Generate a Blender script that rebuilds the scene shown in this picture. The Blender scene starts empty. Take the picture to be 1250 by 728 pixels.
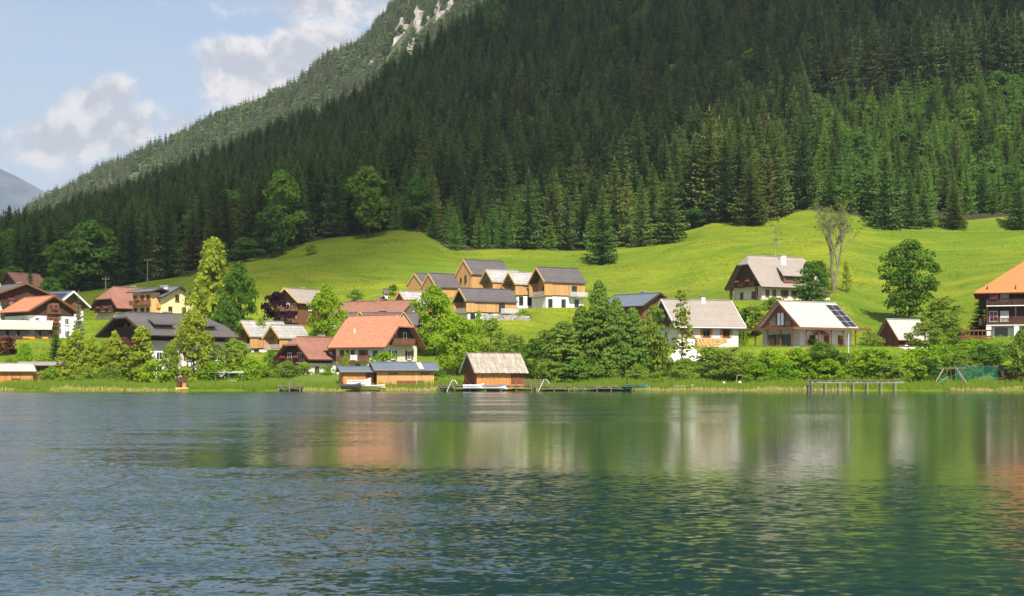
import bpy, math, random
import numpy as np
from mathutils import Vector, Matrix

R = math.radians
scene = bpy.context.scene
col = scene.collection

# ------------------------------------------------------------------ camera
F = 1736.0            # focal length in photograph pixels (50 mm on a 36 mm back, 1250 px wide)
HY = 456.0            # row of the horizon
CAMH = 3.0            # camera height above the lake
cam_data = bpy.data.cameras.new('camera')
cam_data.lens = 50.0
cam_data.sensor_width = 36.0
cam_data.shift_y = (HY - 364.0) / 1250.0
cam_data.clip_start = 0.5
cam_data.clip_end = 60000.0
cam = bpy.data.objects.new('camera', cam_data)
cam.location = (0, 0, CAMH)
cam.rotation_euler = (R(90), 0, 0)
col.objects.link(cam)
scene.camera = cam

# ------------------------------------------------------------------ light and exposure
SUN_EL, SUN_AZ = 48.0, 168.0      # azimuth: 0 = view direction (+Y), clockwise; 168 = behind the camera, a little to its right
sd = Vector((math.sin(R(SUN_AZ)) * math.cos(R(SUN_EL)), math.cos(R(SUN_AZ)) * math.cos(R(SUN_EL)), math.sin(R(SUN_EL))))
sun_data = bpy.data.lights.new('sun', 'SUN')
sun_data.energy = 5.0
sun_data.angle = R(0.6)
sun_data.color = (1.0, 0.94, 0.84)
sun = bpy.data.objects.new('sun', sun_data)
sun.rotation_euler = sd.to_track_quat('Z', 'Y').to_euler()
sun.location = (200, -300, 600)
col.objects.link(sun)

vs = scene.view_settings
vs.view_transform = 'Standard'
vs.look = 'None'
vs.gamma = 1.0
vs.use_curve_mapping = False
vs.exposure = 0.86
scene.render.engine = 'CYCLES'
cy = scene.cycles
cy.use_denoising = True
cy.max_bounces = 6
cy.diffuse_bounces = 2
cy.glossy_bounces = 3
cy.transmission_bounces = 3
cy.transparent_max_bounces = 6
cy.volume_bounces = 0
cy.sample_clamp_indirect = 6.0

world = bpy.data.worlds.new('World')
scene.world = world
world.use_nodes = True
world.cycles.sampling_method = 'MANUAL'
world.cycles.sample_map_resolution = 512


class NT:
    """small helper to write node trees"""
    def __init__(self, tree):
        self.t = tree
        self.t.nodes.clear()

    def n(self, kind, ins=None, **kw):
        nd = self.t.nodes.new(kind)
        for k, v in kw.items():
            setattr(nd, k, v)
        if ins:
            for k, v in ins.items():
                s = nd.inputs[k]
                if isinstance(v, bpy.types.NodeSocket):
                    self.t.links.new(v, s)
                else:
                    s.default_value = v
        return nd

    def math(self, op, a, b=None, c=None, clamp=False):
        ins = {0: a}
        if b is not None: ins[1] = b
        if c is not None: ins[2] = c
        return self.n('ShaderNodeMath', ins, operation=op, use_clamp=clamp).outputs[0]

    def vmath(self, op, a, b=None):
        ins = {0: a}
        if b is not None: ins[1] = b
        nd = self.n('ShaderNodeVectorMath', ins, operation=op)
        return nd.outputs['Value'] if op in ('LENGTH', 'DOT_PRODUCT', 'DISTANCE') else nd.outputs['Vector']

    def rng(self, v, a, b, c=0.0, d=1.0, smooth=False):
        nd = self.n('ShaderNodeMapRange', {'Value': v, 'From Min': a, 'From Max': b, 'To Min': c, 'To Max': d})
        nd.clamp = True
        if smooth: nd.interpolation_type = 'SMOOTHSTEP'
        return nd.outputs[0]

    def mix(self, f, a, b, blend='MIX'):
        nd = self.n('ShaderNodeMix', data_type='RGBA', blend_type=blend)
        for s, v in ((nd.inputs[0], f), (nd.inputs[6], a), (nd.inputs[7], b)):
            if isinstance(v, bpy.types.NodeSocket): self.t.links.new(v, s)
            else: s.default_value = v
        return nd.outputs[2]

    def noise(self, vec, scale, detail=3.0, rough=0.55, out='Fac', dims='3D', dist=0.0):
        nd = self.n('ShaderNodeTexNoise', {'Vector': vec, 'Scale': scale, 'Detail': detail, 'Roughness': rough, 'Distortion': dist}, noise_dimensions=dims)
        return nd.outputs[out]

    def mapv(self, vec, loc=(0, 0, 0), rot=(0, 0, 0), scale=(1, 1, 1)):
        return self.n('ShaderNodeMapping', {'Vector': vec, 'Location': loc, 'Rotation': rot, 'Scale': scale}).outputs[0]


def c4(r, g, b): return (r, g, b, 1.0)

# sky: physical atmosphere with cumulus heaps drifting through it
wt = NT(world.node_tree)
sky = wt.n('ShaderNodeTexSky', sky_type='NISHITA', sun_disc=False)
sky.sun_elevation = R(SUN_EL)
sky.sun_rotation = R(SUN_AZ)
sky.altitude = 900.0
sky.air_density = 1.0
sky.dust_density = 1.2
sky.ozone_density = 1.2
dirv = wt.n('ShaderNodeTexCoord').outputs['Generated']


def sky_dir(px, py):
    return Vector(((px - 625) / F, 1.0, (HY - py) / F)).normalized()


heaps = [((118, 162), (60, 22), .95), ((60, 168), (48, 20), .75), ((120, 132), (36, 26), .85), ((38, 178), (60, 14), .6), ((195, 148), (62, 17), .5),
         ((330, 92), (62, 24), .85), ((300, 72), (44, 22), .8), ((385, 68), (50, 30), .75), ((275, 95), (34, 20), .6), ((410, 8), (170, 20), .52)]
warp = wt.n('ShaderNodeVectorMath', {0: wt.vmath('SUBTRACT', wt.noise(dirv, 14.0, 1.0, 0.5, 'Color'), (0.5, 0.5, 0.5)), 'Scale': 0.03}, operation='SCALE').outputs[0]
v2 = wt.vmath('ADD', dirv, warp)
tot = None
for (px, py), (rx, ry), a in heaps:
    c = sky_dir(px, py)
    dv = wt.vmath('MULTIPLY', wt.vmath('SUBTRACT', v2, tuple(c)), (F / rx, F / 90.0, F / ry))
    g = wt.math('MULTIPLY', wt.rng(wt.vmath('LENGTH', dv), 2.1, 0.1, 0.0, 1.0, smooth=True), a)
    tot = g if tot is None else wt.math('MAXIMUM', tot, g)
big = wt.noise(wt.mapv(v2, scale=(1, 1, 1.7)), 5.0, 1.0, 0.5)
base = wt.math('ADD', tot, wt.math('MULTIPLY_ADD', big, 0.9, -0.50 - 0.80))


def puffs(vec): return wt.noise(wt.mapv(vec, loc=(3.1, 0, 1.7), scale=(1, 1, 1.25)), 30.0, 5.0, 0.62)


d0 = wt.math('MULTIPLY_ADD', puffs(v2), 1.25, base)
d1 = wt.math('MULTIPLY_ADD', puffs(wt.vmath('ADD', v2, (0.0045, 0.0, 0.0095))), 1.25, base)
cover = wt.rng(d0, -0.06, 0.36, smooth=True)
lit = wt.rng(wt.math('SUBTRACT', d0, d1), -0.14, 0.20, smooth=True)
lit = wt.math('MULTIPLY', lit, wt.rng(d0, 0.85, 0.1, 0.75, 1.0))
cloud_col = wt.mix(lit, c4(3.9, 3.85, 4.15), c4(7.6, 6.8, 6.35))
sep = wt.n('ShaderNodeSeparateXYZ', {0: dirv})
cover = wt.math('MULTIPLY', cover, wt.rng(sep.outputs[2], 0.075, 0.15, 0.0, 0.90, smooth=True))
# thin high veil
veil = wt.rng(wt.noise(wt.mapv(dirv, loc=(0.4, 0, 0), rot=(0, R(-8), 0), scale=(1, 1, 3.4)), 3.2, 4.0, 0.55), 0.42, 0.74)
skyc = wt.mix(wt.math('MULTIPLY_ADD', veil, 0.6, 0.28), sky.outputs[0], c4(4.0, 4.25, 4.75))
skyc = wt.mix(cover, skyc, cloud_col)
bg = wt.n('ShaderNodeBackground', {'Color': skyc, 'Strength': 0.085})
wt.n('ShaderNodeOutputWorld', {'Surface': bg.outputs[0]})

# ------------------------------------------------------------------ generic helpers
rnd = random.Random(7)
nrnd = np.random.default_rng(11)


def tag(o, label=None, cat=None, group=None, kind=None):
    if label: o['label'] = label
    if cat: o['category'] = cat
    if group: o['group'] = group
    if kind: o['kind'] = kind
    return o


def link(name, data, parent=None, loc=None, rz=0.0, scale=None):
    o = bpy.data.objects.new(name, data)
    col.objects.link(o)
    if parent is not None: o.parent = parent
    if loc is not None: o.location = loc
    if rz: o.rotation_euler = (0, 0, rz)
    if scale is not None: o.scale = scale
    return o


def mesh_from(name, verts, faces, mats, midx=None, smooth=False):
    me = bpy.data.meshes.new(name)
    me.from_pydata([tuple(v) for v in verts], [], [tuple(f) for f in faces])
    for m in (mats if isinstance(mats, (list, tuple)) else [mats]): me.materials.append(m)
    if midx is not None: me.polygons.foreach_set('material_index', np.asarray(midx, dtype=np.int32))
    if smooth: me.polygons.foreach_set('use_smooth', np.ones(len(me.polygons), dtype=bool))
    me.update()
    return me


def quads_mesh(name, pts, mats, n=4):
    """pts: array (k, n, 3) of separate polygons"""
    k = len(pts)
    me = bpy.data.meshes.new(name)
    me.vertices.add(k * n); me.loops.add(k * n); me.polygons.add(k)
    me.vertices.foreach_set('co', np.asarray(pts, dtype=np.float32).reshape(-1))
    me.loops.foreach_set('vertex_index', np.arange(k * n, dtype=np.int32))
    me.polygons.foreach_set('loop_start', np.arange(0, k * n, n, dtype=np.int32))
    for m in (mats if isinstance(mats, (list, tuple)) else [mats]): me.materials.append(m)
    me.update(calc_edges=True)
    return me


class MB:
    """collects boxes, beams and slabs for one mesh"""
    def __init__(self): self.v = []; self.f = []

    def add(self, vs, fs):
        b = len(self.v)
        self.v += [Vector(p) for p in vs]
        self.f += [tuple(i + b for i in f) for f in fs]
        return self

    def box(self, x0, x1, y0, y1, z0, z1):
        if x0 > x1: x0, x1 = x1, x0
        if y0 > y1: y0, y1 = y1, y0
        if z0 > z1: z0, z1 = z1, z0
        vs = [(x, y, z) for z in (z0, z1) for y in (y0, y1) for x in (x0, x1)]
        return self.add(vs, [(0, 2, 3, 1), (4, 5, 7, 6), (0, 1, 5, 4), (2, 6, 7, 3), (0, 4, 6, 2), (1, 3, 7, 5)])

    def beam(self, a, b, w, h=None, up=(0, 0, 1)):
        a, b, up = Vector(a), Vector(b), Vector(up)
        h = h or w
        d = (b - a).normalized()
        s = d.cross(up)
        if s.length < 1e-4: s = d.cross(Vector((1, 0, 0)))
        s.normalize(); t = s.cross(d)
        s *= w / 2; t *= h / 2
        vs = [p + q for p in (a, b) for q in (-s - t, s - t, s + t, -s + t)]
        return self.add(vs, [(0, 3, 2, 1), (4, 5, 6, 7), (0, 1, 5, 4), (1, 2, 6, 5), (2, 3, 7, 6), (3, 0, 4, 7)])

    def tube(self, pts, radii, n=7, cap=True):
        pts = [Vector(p) for p in pts]
        b = len(self.v)
        for i, p in enumerate(pts):
            d = (pts[min(i + 1, len(pts) - 1)] - pts[max(i - 1, 0)]).normalized()
            s = d.cross(Vector((0, 0, 1)))
            if s.length < 1e-3: s = Vector((1, 0, 0))
            s.normalize(); t = d.cross(s)
            for k in range(n):
                a = 2 * math.pi * k / n
                self.v.append(p + (s * math.cos(a) + t * math.sin(a)) * radii[i])
        for i in range(len(pts) - 1):
            for k in range(n):
                k2 = (k + 1) % n
                self.f.append((b + i * n + k, b + i * n + k2, b + (i + 1) * n + k2, b + (i + 1) * n + k))
        if cap:
            self.f.append(tuple(b + k for k in range(n))[::-1])
            self.f.append(tuple(b + (len(pts) - 1) * n + k for k in range(n)))
        return self

    def prism(self, prof, x0, x1):
        """profile of (y, z) extruded along x"""
        n = len(prof)
        vs = [(x0, y, z) for y, z in prof] + [(x1, y, z) for y, z in prof]
        fs = [tuple(range(n))[::-1], tuple(range(n, 2 * n))] + [(i, (i + 1) % n, n + (i + 1) % n, n + i) for i in range(n)]
        return self.add(vs, fs)

    def slab(self, verts, polys, t):
        """top surface of shared verts thickened downwards by t"""
        n = len(verts)
        vs = [Vector(p) for p in verts] + [Vector(p) - Vector((0, 0, t)) for p in verts]
        fs = [tuple(p) for p in polys] + [tuple(i + n for i in p)[::-1] for p in polys]
        edges = {}
        for p in polys:
            for i in range(len(p)): edges[(p[i], p[(i + 1) % len(p)])] = 1
        for (a, b) in edges:
            if (b, a) not in edges: fs.append((b, a, a + n, b + n))
        return self.add(vs, fs)

    def build(self, name, mat, parent=None, smooth=False, loc=None):
        me = mesh_from(name, self.v, self.f, mat, smooth=smooth)
        return link(name, me, parent, loc)

# ------------------------------------------------------------------ materials
MATS = {}


def surf(name, base, rough=0.85, var=0.25, scale=1.5, stretch=(1, 1, 1), bump=0.0, bscale=None, dark=None, spec=0.3, wave=None, waveamp=0.25, objvar=0.0, metal=0.0):
    """plain weathered surface: base colour broken up by noise, optional boards or courses as fine relief"""
    m = bpy.data.materials.new(name); m.use_nodes = True
    t = NT(m.node_tree)
    co = t.n('ShaderNodeTexCoord').outputs['Object']
    v = t.mapv(co, scale=stretch)
    f1 = t.noise(v, scale, 4.0, 0.6)
    f2 = t.noise(co, scale * 0.23, 2.0, 0.5)
    d = dark or tuple(c * 0.55 for c in base)
    colr = t.mix(t.math('MULTIPLY', t.rng(f1, 0.35, 0.75), min(1.0, var * 2)), c4(*base), c4(*d))
    lighter = tuple(min(1, c * 1.25) for c in base)
    colr = t.mix(t.math('MULTIPLY', t.rng(f2, 0.5, 0.75), var), colr, c4(*lighter))
    h = f1
    if wave:
        axis, period = wave
        sx = t.n('ShaderNodeSeparateXYZ', {0: co}).outputs['XYZ'.index(axis)]
        fr = t.math('FRACT', t.math('DIVIDE', sx, period))
        idx = t.math('FLOOR', t.math('DIVIDE', sx, period))
        rn = t.n('ShaderNodeTexWhiteNoise', {'W': idx}, noise_dimensions='1D').outputs[0]
        edge = t.math('MULTIPLY', t.rng(fr, 0.0, 0.14), t.rng(fr, 1.0, 0.9))
        colr = t.mix(t.math('MULTIPLY', t.math('SUBTRACT', 1.0, edge), 0.5), colr, c4(*[c * 0.35 for c in base]))
        colr = t.mix(t.math('MULTIPLY', rn, waveamp), colr, c4(*[c * 0.5 for c in d]))
        h = t.math('ADD', t.math('MULTIPLY', f1, 0.3), edge)
    if objvar:
        r_ = t.n('ShaderNodeObjectInfo').outputs['Random']
        colr = t.mix(t.math('MULTIPLY', r_, objvar), colr, c4(*[c * 0.45 for c in base]))
    ins = {'Base Color': colr, 'Roughness': rough, 'Specular IOR Level': spec, 'Metallic': metal}
    if bump:
        ins['Normal'] = t.n('ShaderNodeBump', {'Strength': bump, 'Distance': 0.03, 'Height': h}).outputs[0]
    b = t.n('ShaderNodeBsdfPrincipled', ins)
    t.n('ShaderNodeOutputMaterial', {'Surface': b.outputs[0]})
    MATS[name] = m
    return m


def leafmat(name, c_a, c_b, c_c=None, transl=0.35, nscale=0.5, rand=1.0, vary=0.12):
    """foliage: two or three hues varying tree by tree and clump by clump"""
    m = bpy.data.materials.new(name); m.use_nodes = True
    t = NT(m.node_tree)
    r_ = t.n('ShaderNodeObjectInfo').outputs['Random']
    co = t.n('ShaderNodeTexCoord').outputs['Object']
    n1 = t.noise(co, nscale, 3.0, 0.6)
    f = t.math('ADD', t.math('MULTIPLY', r_, 0.65 * rand), t.rng(n1, 0.3, 0.7, -0.1, 0.45), clamp=True)
    colr = t.mix(f, c4(*c_a), c4(*c_b))
    if c_c:
        r2 = t.math('FRACT', t.math('MULTIPLY', r_, 7.31))
        colr = t.mix(t.rng(r2, 0.55, 1.0, 0.0, 0.85), colr, c4(*c_c))
    r3 = t.math('FRACT', t.math('MULTIPLY', r_, 13.7))
    colr = t.mix(1.0, colr, t.n('ShaderNodeCombineColor', {0: t.rng(r3, 0, 1, 1 - vary, 1 + vary), 1: t.rng(r3, 0, 1, 1 - vary, 1 + vary), 2: t.rng(r3, 0, 1, 1 - vary, 1 + vary)}).outputs[0], 'MULTIPLY')
    d = t.n('ShaderNodeBsdfDiffuse', {'Color': colr, 'Roughness': 0.5})
    tr = t.n('ShaderNodeBsdfTranslucent', {'Color': t.mix(0.5, colr, t.mix(1.0, colr, c4(1.0, 1.15, 0.45), 'MULTIPLY'))})
    sh = t.n('ShaderNodeMixShader', {0: transl, 1: d.outputs[0], 2: tr.outputs[0]})
    t.n('ShaderNodeOutputMaterial', {'Surface': sh.outputs[0]})
    MATS[name] = m
    return m


leafmat('spruce_needles', (0.040, 0.085, 0.024), (0.085, 0.130, 0.032), (0.105, 0.120, 0.034), 0.25, 0.25, vary=0.42)
leafmat('young_needles', (0.105, 0.205, 0.036), (0.195, 0.285, 0.050), (0.075, 0.195, 0.048), 0.35, 0.3, vary=0.3)
leafmat('sunlit_needles', (0.066, 0.145, 0.032), (0.145, 0.195, 0.044), (0.185, 0.190, 0.048), 0.3, 0.3, vary=0.3)  # spruce needles lightened, sunlight on the crowns mixed into the colour
leafmat('broad_leaf', (0.075, 0.165, 0.022), (0.155, 0.270, 0.032), None, 0.42, 0.35)
leafmat('bright_leaf', (0.190, 0.360, 0.018), (0.340, 0.460, 0.034), None, 0.5, 0.4)
leafmat('lime_leaf', (0.290, 0.380, 0.030), (0.440, 0.480, 0.060), None, 0.5, 0.4)
leafmat('olive_leaf', (0.165, 0.265, 0.036), (0.300, 0.370, 0.056), None, 0.48, 0.4)
leafmat('fir_leaf', (0.120, 0.230, 0.036), (0.310, 0.390, 0.068), None, 0.42, 0.5)
leafmat('wood_leaf', (0.065, 0.150, 0.030), (0.120, 0.225, 0.040), (0.165, 0.270, 0.036), 0.4, 0.3)
leafmat('purple_leaf', (0.022, 0.011, 0.020), (0.048, 0.017, 0.031), None, 0.15, 0.5)
leafmat('red_leaf', (0.083, 0.015, 0.024), (0.143, 0.027, 0.036), None, 0.2, 0.5)
leafmat('blue_needles', (0.17, 0.23, 0.15), (0.27, 0.30, 0.17), None, 0.15, 0.5)
leafmat('larch_leaf', (0.165, 0.225, 0.030), (0.300, 0.315, 0.053), None, 0.35, 0.4)
leafmat('hazed_needles', (0.120, 0.160, 0.090), (0.220, 0.245, 0.130), (0.250, 0.250, 0.140), 0.25, 0.2)  # paled: haze and sun of the far ridge put into the needle colour
leafmat('hazed_leaf', (0.150, 0.230, 0.085), (0.220, 0.290, 0.105), None, 0.35, 0.2)  # paled like the far conifers, haze carried in the leaf colour
leafmat('reed_leaf', (0.138, 0.250, 0.027), (0.250, 0.338, 0.044), None, 0.4, 0.6)
leafmat('meadow_leaf', (0.110, 0.172, 0.010), (0.210, 0.242, 0.018), None, 0.4, 0.05)
leafmat('dry_reed_leaf', (0.42, 0.34, 0.13), (0.52, 0.44, 0.20), None, 0.3, 0.6)
leafmat('flower_leaf', (0.50, 0.05, 0.06), (0.60, 0.12, 0.10), None, 0.2, 6.0)
surf('bark', (0.085, 0.062, 0.045), 0.95, 0.4, 2.5, (1, 1, 0.25), 0.6)
surf('spruce_bark', (0.040, 0.032, 0.024), 0.95, 0.4, 2.5, (1, 1, 0.25), 0.6)
surf('grey_bark', (0.20, 0.165, 0.125), 0.95, 0.4, 2.5, (1, 1, 0.4), 0.4)
surf('pale_bark', (0.36, 0.33, 0.28), 0.95, 0.5, 2.5, (1, 1, 0.4), 0.4)
# ------------------------------------------------------------------ terrain
def pchip(xs, ys, x):
    xs = np.asarray(xs, float); ys = np.asarray(ys, float)
    h = np.diff(xs); dlt = np.diff(ys, axis=0) / (h[:, None] if ys.ndim > 1 else h)
    if ys.ndim == 1: ys = ys[:, None]; dlt = dlt[:, None]; flat = True
    else: flat = False
    n = len(xs); m = np.zeros_like(ys)
    w1 = (2 * h[1:] + h[:-1])[:, None]; w2 = (h[1:] + 2 * h[:-1])[:, None]
    same = (dlt[:-1] * dlt[1:]) > 0
    with np.errstate(divide='ignore', invalid='ignore'):
        hm = (w1 + w2) / (w1 / dlt[:-1] + w2 / dlt[1:])
    m[1:-1] = np.where(same, hm, 0.0)
    m[0] = dlt[0]; m[-1] = dlt[-1]
    x = np.clip(x, xs[0], xs[-1])
    i = np.clip(np.searchsorted(xs, x) - 1, 0, n - 2)
    t = ((x - xs[i]) / h[i])[:, None]; hh = h[i][:, None]
    r = (2*t**3 - 3*t**2 + 1) * ys[i] + (t**3 - 2*t**2 + t) * hh * m[i] + (-2*t**3 + 3*t**2) * ys[i+1] + (t**3 - t**2) * hh * m[i+1]
    return r[:, 0] if flat else r


NU, NY = 420, 430
UPX = np.linspace(-900, 2150, NU)                   # bearing, in photograph columns
rows = [
    (230.0, 'z', [(-900, -2.5), (2150, -2.5)]),
    (240.0, 'z', [(-900, -0.12), (2150, -0.12)]),
    (243.0, 'z', [(-900, 0.35), (2150, 0.35)]),
    (252.0, 'z', [(-900, 1.0), (600, 0.9), (850, 1.3), (1250, 1.5), (2150, 1.5)]),
    (262.0, 'z', [(-900, 1.9), (300, 1.9), (450, 2.2), (600, 1.7), (750, 2.2), (900, 3.6), (1050, 3.6), (1250, 5.0), (2150, 5.0)]),
    (275.0, 'p', [(-900, 457), (0, 455), (150, 455), (300, 452), (420, 452), (600, 448), (700, 446), (800, 432), (900, 427), (1000, 425), (1100, 430), (1200, 417), (1250, 412), (2150, 410)]),
    (300.0, 'p', [(-900, 430), (0, 424), (150, 428), (300, 431), (420, 436), (520, 435), (600, 424), (650, 420), (720, 418), (800, 409), (900, 405), (1000, 405), (1100, 412), (1250, 393), (2150, 390)]),
    (330.0, 'p', [(-900, 412), (0, 405), (150, 400), (300, 408), (420, 408), (520, 398), (580, 388), (640, 386), (700, 388), (760, 395), (850, 390), (930, 371), (1000, 372), (1080, 391), (1150, 388), (1250, 368), (2150, 360)]),
    (370.0, 'p', [(-900, 402), (0, 392), (100, 387), (200, 375), (300, 362), (420, 368), (520, 360), (580, 357), (640, 360), (720, 360), (800, 362), (900, 350), (1000, 343), (1100, 356), (1250, 340), (2150, 330)]),
    (415.0, 'p', [(-900, 390), (0, 372), (100, 362), (200, 352), (300, 335), (400, 326), (500, 324), (600, 330), (700, 333), (800, 324), (900, 307), (1000, 298), (1100, 311), (1250, 304), (2150, 290)]),
    (460.0, 'p', [(-900, 384), (-300, 372), (0, 355), (100, 349), (200, 335), (300, 312), (400, 293), (450, 289), (510, 285), (555, 301), (640, 304), (700, 308), (750, 302), (820, 289), (880, 272), (950, 268), (985, 263), (1050, 266), (1100, 271), (1250, 270), (2150, 250)]),
    (600.0, 'p', [(-900, 376), (-300, 362), (0, 335), (100, 322), (200, 300), (300, 275), (400, 248), (500, 232), (600, 225), (700, 205), (800, 188), (900, 165), (1000, 150), (1100, 142), (1250, 132), (2150, 100)]),
    (800.0, 'p', [(-900, 366), (-300, 355), (0, 320), (100, 293), (200, 262), (300, 234), (400, 194), (500, 156), (600, 120), (700, 85), (800, 60), (900, 30), (1000, 5), (1100, -15), (1250, -30), (2150, -80)]),
    (1000.0, 'p', [(-900, 362), (-300, 352), (0, 324), (50, 301), (100, 280), (150, 266), (200, 246), (250, 226), (300, 203), (350, 184), (400, 167), (450, 141), (500, 112), (550, 78), (600, 42), (650, 5), (700, -28), (800, -78), (900, -120), (1000, -160), (1250, -230), (2150, -320)]),
    (1200.0, 'z', [(-900, 40), (-300, 45), (0, 60), (200, 85), (400, 130), (550, 190), (650, 285), (800, 375), (1000, 450), (1250, 500), (2150, 560)]),
    (1700.0, 'z', [(-900, 0), (0, 10), (400, 60), (650, 330), (800, 470), (1000, 560), (1250, 620), (2150, 700)]),
]
YS = np.concatenate([np.linspace(230, 300, 110, endpoint=False), np.linspace(300, 480, 130, endpoint=False), np.linspace(480, 1000, 120, endpoint=False), np.linspace(1000, 1700, NY - 360)])
tab = []
for Y, k, ctl in rows:
    p = pchip([c[0] for c in ctl], [c[1] for c in ctl], UPX)
    tab.append(p if k == 'z' else CAMH + (HY - p) * Y / F)
GZ = pchip([r_[0] for r_ in rows], np.array(tab), YS)            # (NY, NU)
UU = (UPX - 625.0) / F
GX = YS[:, None] * UU[None, :]
GYY = np.repeat(YS[:, None], NU, 1)
# gentle swells and terrace lines in the meadow
sw = (np.sin(GX * 0.09 + GYY * 0.05) * np.sin(GYY * 0.11 - GX * 0.03) * 0.35 + np.sin(GX * 0.023 + 1.0) * np.sin(GYY * 0.06 + GX * 0.012) * 0.9)
sw *= np.clip((GYY - 285) / 60, 0, 1)
ter = np.clip((GYY - 330) / 30, 0, 1) * np.clip((470 - GYY) / 20, 0, 1)
GZ = GZ + sw * (0.7 + 0.8 * np.clip((GYY - 345) / 20, 0, 1) * np.clip((470 - GYY) / 30, 0, 1)) + ter * 0.5 * np.sin((GZ + GX * 0.035) * 2 * math.pi / 8.0)

shore = np.clip(1 - np.abs(GYY - 242) / 8.0, 0, 1)
GZ = GZ + shore * (0.16 * np.sin(GX * 0.37 + 1.0) * np.sin(GX * 0.093) + 0.10 * np.sin(GX * 0.9 + GYY * 0.6) + 0.06 * np.sin(GX * 2.3))

PADS = []        # level building plots: x, y, z, half-depth along view, half-width, blend


def pad(x, y, z, rx, ry, blend=7.0):
    global GZ
    dx = np.maximum(np.abs(GX - x) - rx, 0); dy = np.maximum(np.abs(GYY - y) - ry, 0)
    w = np.clip(1 - np.sqrt(dx * dx + dy * dy) / blend, 0, 1)
    w = w * w * (3 - 2 * w)
    GZ = GZ * (1 - w) + z * w


def gz(x, y):
    u = x / y
    fi = np.clip((u - UU[0]) / (UU[-1] - UU[0]) * (NU - 1), 0, NU - 1.001)
    yj = np.interp(y, YS, np.arange(NY))
    yj = min(max(yj, 0), NY - 1.001)
    i = int(fi); j = int(yj); a = fi - i; b = yj - j
    return float((GZ[j, i] * (1 - a) + GZ[j, i + 1] * a) * (1 - b) + (GZ[j + 1, i] * (1 - a) + GZ[j + 1, i + 1] * a) * b)


def at(px, py, Y):
    return Vector(((px - 625) / F * Y, Y, CAMH + (HY - py) * Y / F))


def on(px, Y):
    x = (px - 625) / F * Y
    return Vector((x, Y, gz(x, Y)))

# building plots: name -> (column, row of the foot, distance, half-width, half-depth)
PLOTS = {
    'hotel': (48, 414, 318, 13, 9), 'hotel_wing': (14, 400, 332, 10, 7), 'red_house': (28, 366, 395, 6, 6),
    'brown_house': (155, 392, 345, 7, 7), 'yellow_house': (203, 388, 335, 9, 7), 'chalet5': (205, 462, 272, 15, 9),
    'cabins': (335, 431, 300, 8, 7), 'old_chalet': (368, 398, 330, 5, 5), 'low_house': (382, 458, 268, 8, 7),
    'orange_house': (460, 458, 266, 9, 8), 'row_house': (462, 408, 318, 11, 8),
    'new_c': (590, 364, 362, 7, 6), 'new_b': (545, 366, 362, 6, 6), 'new_a': (525, 362, 375, 6, 5), 'new_d': (632, 374, 350, 8, 6), 'new_e': (680, 377, 340, 8, 6), 'new_f': (592, 391, 325, 8, 6), 'new_g': (507, 392, 330, 6, 5),
    'metal_house': (778, 392, 305, 8, 6), 'white_house': (850, 424, 285, 11, 8), 'hill_chalet': (945, 369, 336, 13, 9),
    'solar_house': (985, 425, 274, 14, 12), 'shed17': (1102, 430, 282, 5, 5), 'big_chalet': (1290, 413, 276, 15, 9),
}
for k, (px, pyb, Y, rx, ry) in PLOTS.items():
    p = at(px, pyb, Y)
    pad(p.x, p.y, p.z, rx, ry)

# forest mask on the ground: everything uphill of the meadow's edge
FEDGE = pchip([-900, 0, 60, 130, 215, 250, 300, 360, 440, 515, 545, 600, 660, 720, 770, 830, 880, 940, 985, 1040, 1100, 1180, 1250, 2150],
              [430, 428, 436, 420, 432, 448, 456, 462, 464, 466, 446, 448, 450, 456, 462, 462, 460, 460, 466, 460, 458, 458, 462, 462], UPX)
LONE = [(225, 444, 13)]   # clearing


def fedge(px): return float(np.interp(px, UPX, FEDGE))


fmask = np.clip((GYY - FEDGE[None, :] + 1.0) / 5.0, 0, 1)
gverts = np.stack([GX, GYY, GZ], -1).reshape(-1, 3)
ii, jj = np.meshgrid(np.arange(NU - 1), np.arange(NY - 1))
q = (jj * NU + ii).reshape(-1)
gfaces = np.stack([q, q + 1, q + NU + 1, q + NU], -1)
gm = bpy.data.meshes.new('hillside')
gm.vertices.add(len(gverts)); gm.vertices.foreach_set('co', gverts.astype(np.float32).reshape(-1))
gm.loops.add(gfaces.size); gm.loops.foreach_set('vertex_index', gfaces.astype(np.int32).reshape(-1))
gm.polygons.add(len(gfaces)); gm.polygons.foreach_set('loop_start', np.arange(0, gfaces.size, 4, dtype=np.int32))
gm.polygons.foreach_set('use_smooth', np.ones(len(gfaces), dtype=bool))
at_ = gm.attributes.new('forest', 'FLOAT', 'POINT')
at_.data.foreach_set('value', fmask.astype(np.float32).reshape(-1))
gm.update(calc_edges=True)

m = bpy.data.materials.new('meadow'); m.use_nodes = True
t = NT(m.node_tree)
co = t.n('ShaderNodeTexCoord').outputs['Object']
big = t.noise(t.mapv(co, scale=(1, 1, 1.0)), 0.018, 4.0, 0.55)
mid = t.noise(t.mapv(co, scale=(0.5, 1, 1.6)), 0.16, 4.0, 0.6)
fine = t.noise(co, 1.7, 5.0, 0.75)
lines = t.n('ShaderNodeTexWave', {'Vector': t.mapv(co, rot=(0, 0, R(14)), scale=(0.35, 1, 0.6)), 'Scale': 0.16, 'Distortion': 5.0, 'Detail': 3.0, 'Detail Scale': 1.2}, wave_type='BANDS', bands_direction='Y').outputs['Fac']
bands = t.noise(t.mapv(co, rot=(0, 0, R(8)), scale=(0.05, 0.6, 0.6)), 0.35, 3.0, 0.55)
g = t.mix(t.rng(big, 0.38, 0.66), c4(0.122, 0.188, 0.008), c4(0.235, 0.258, 0.010))
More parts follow.
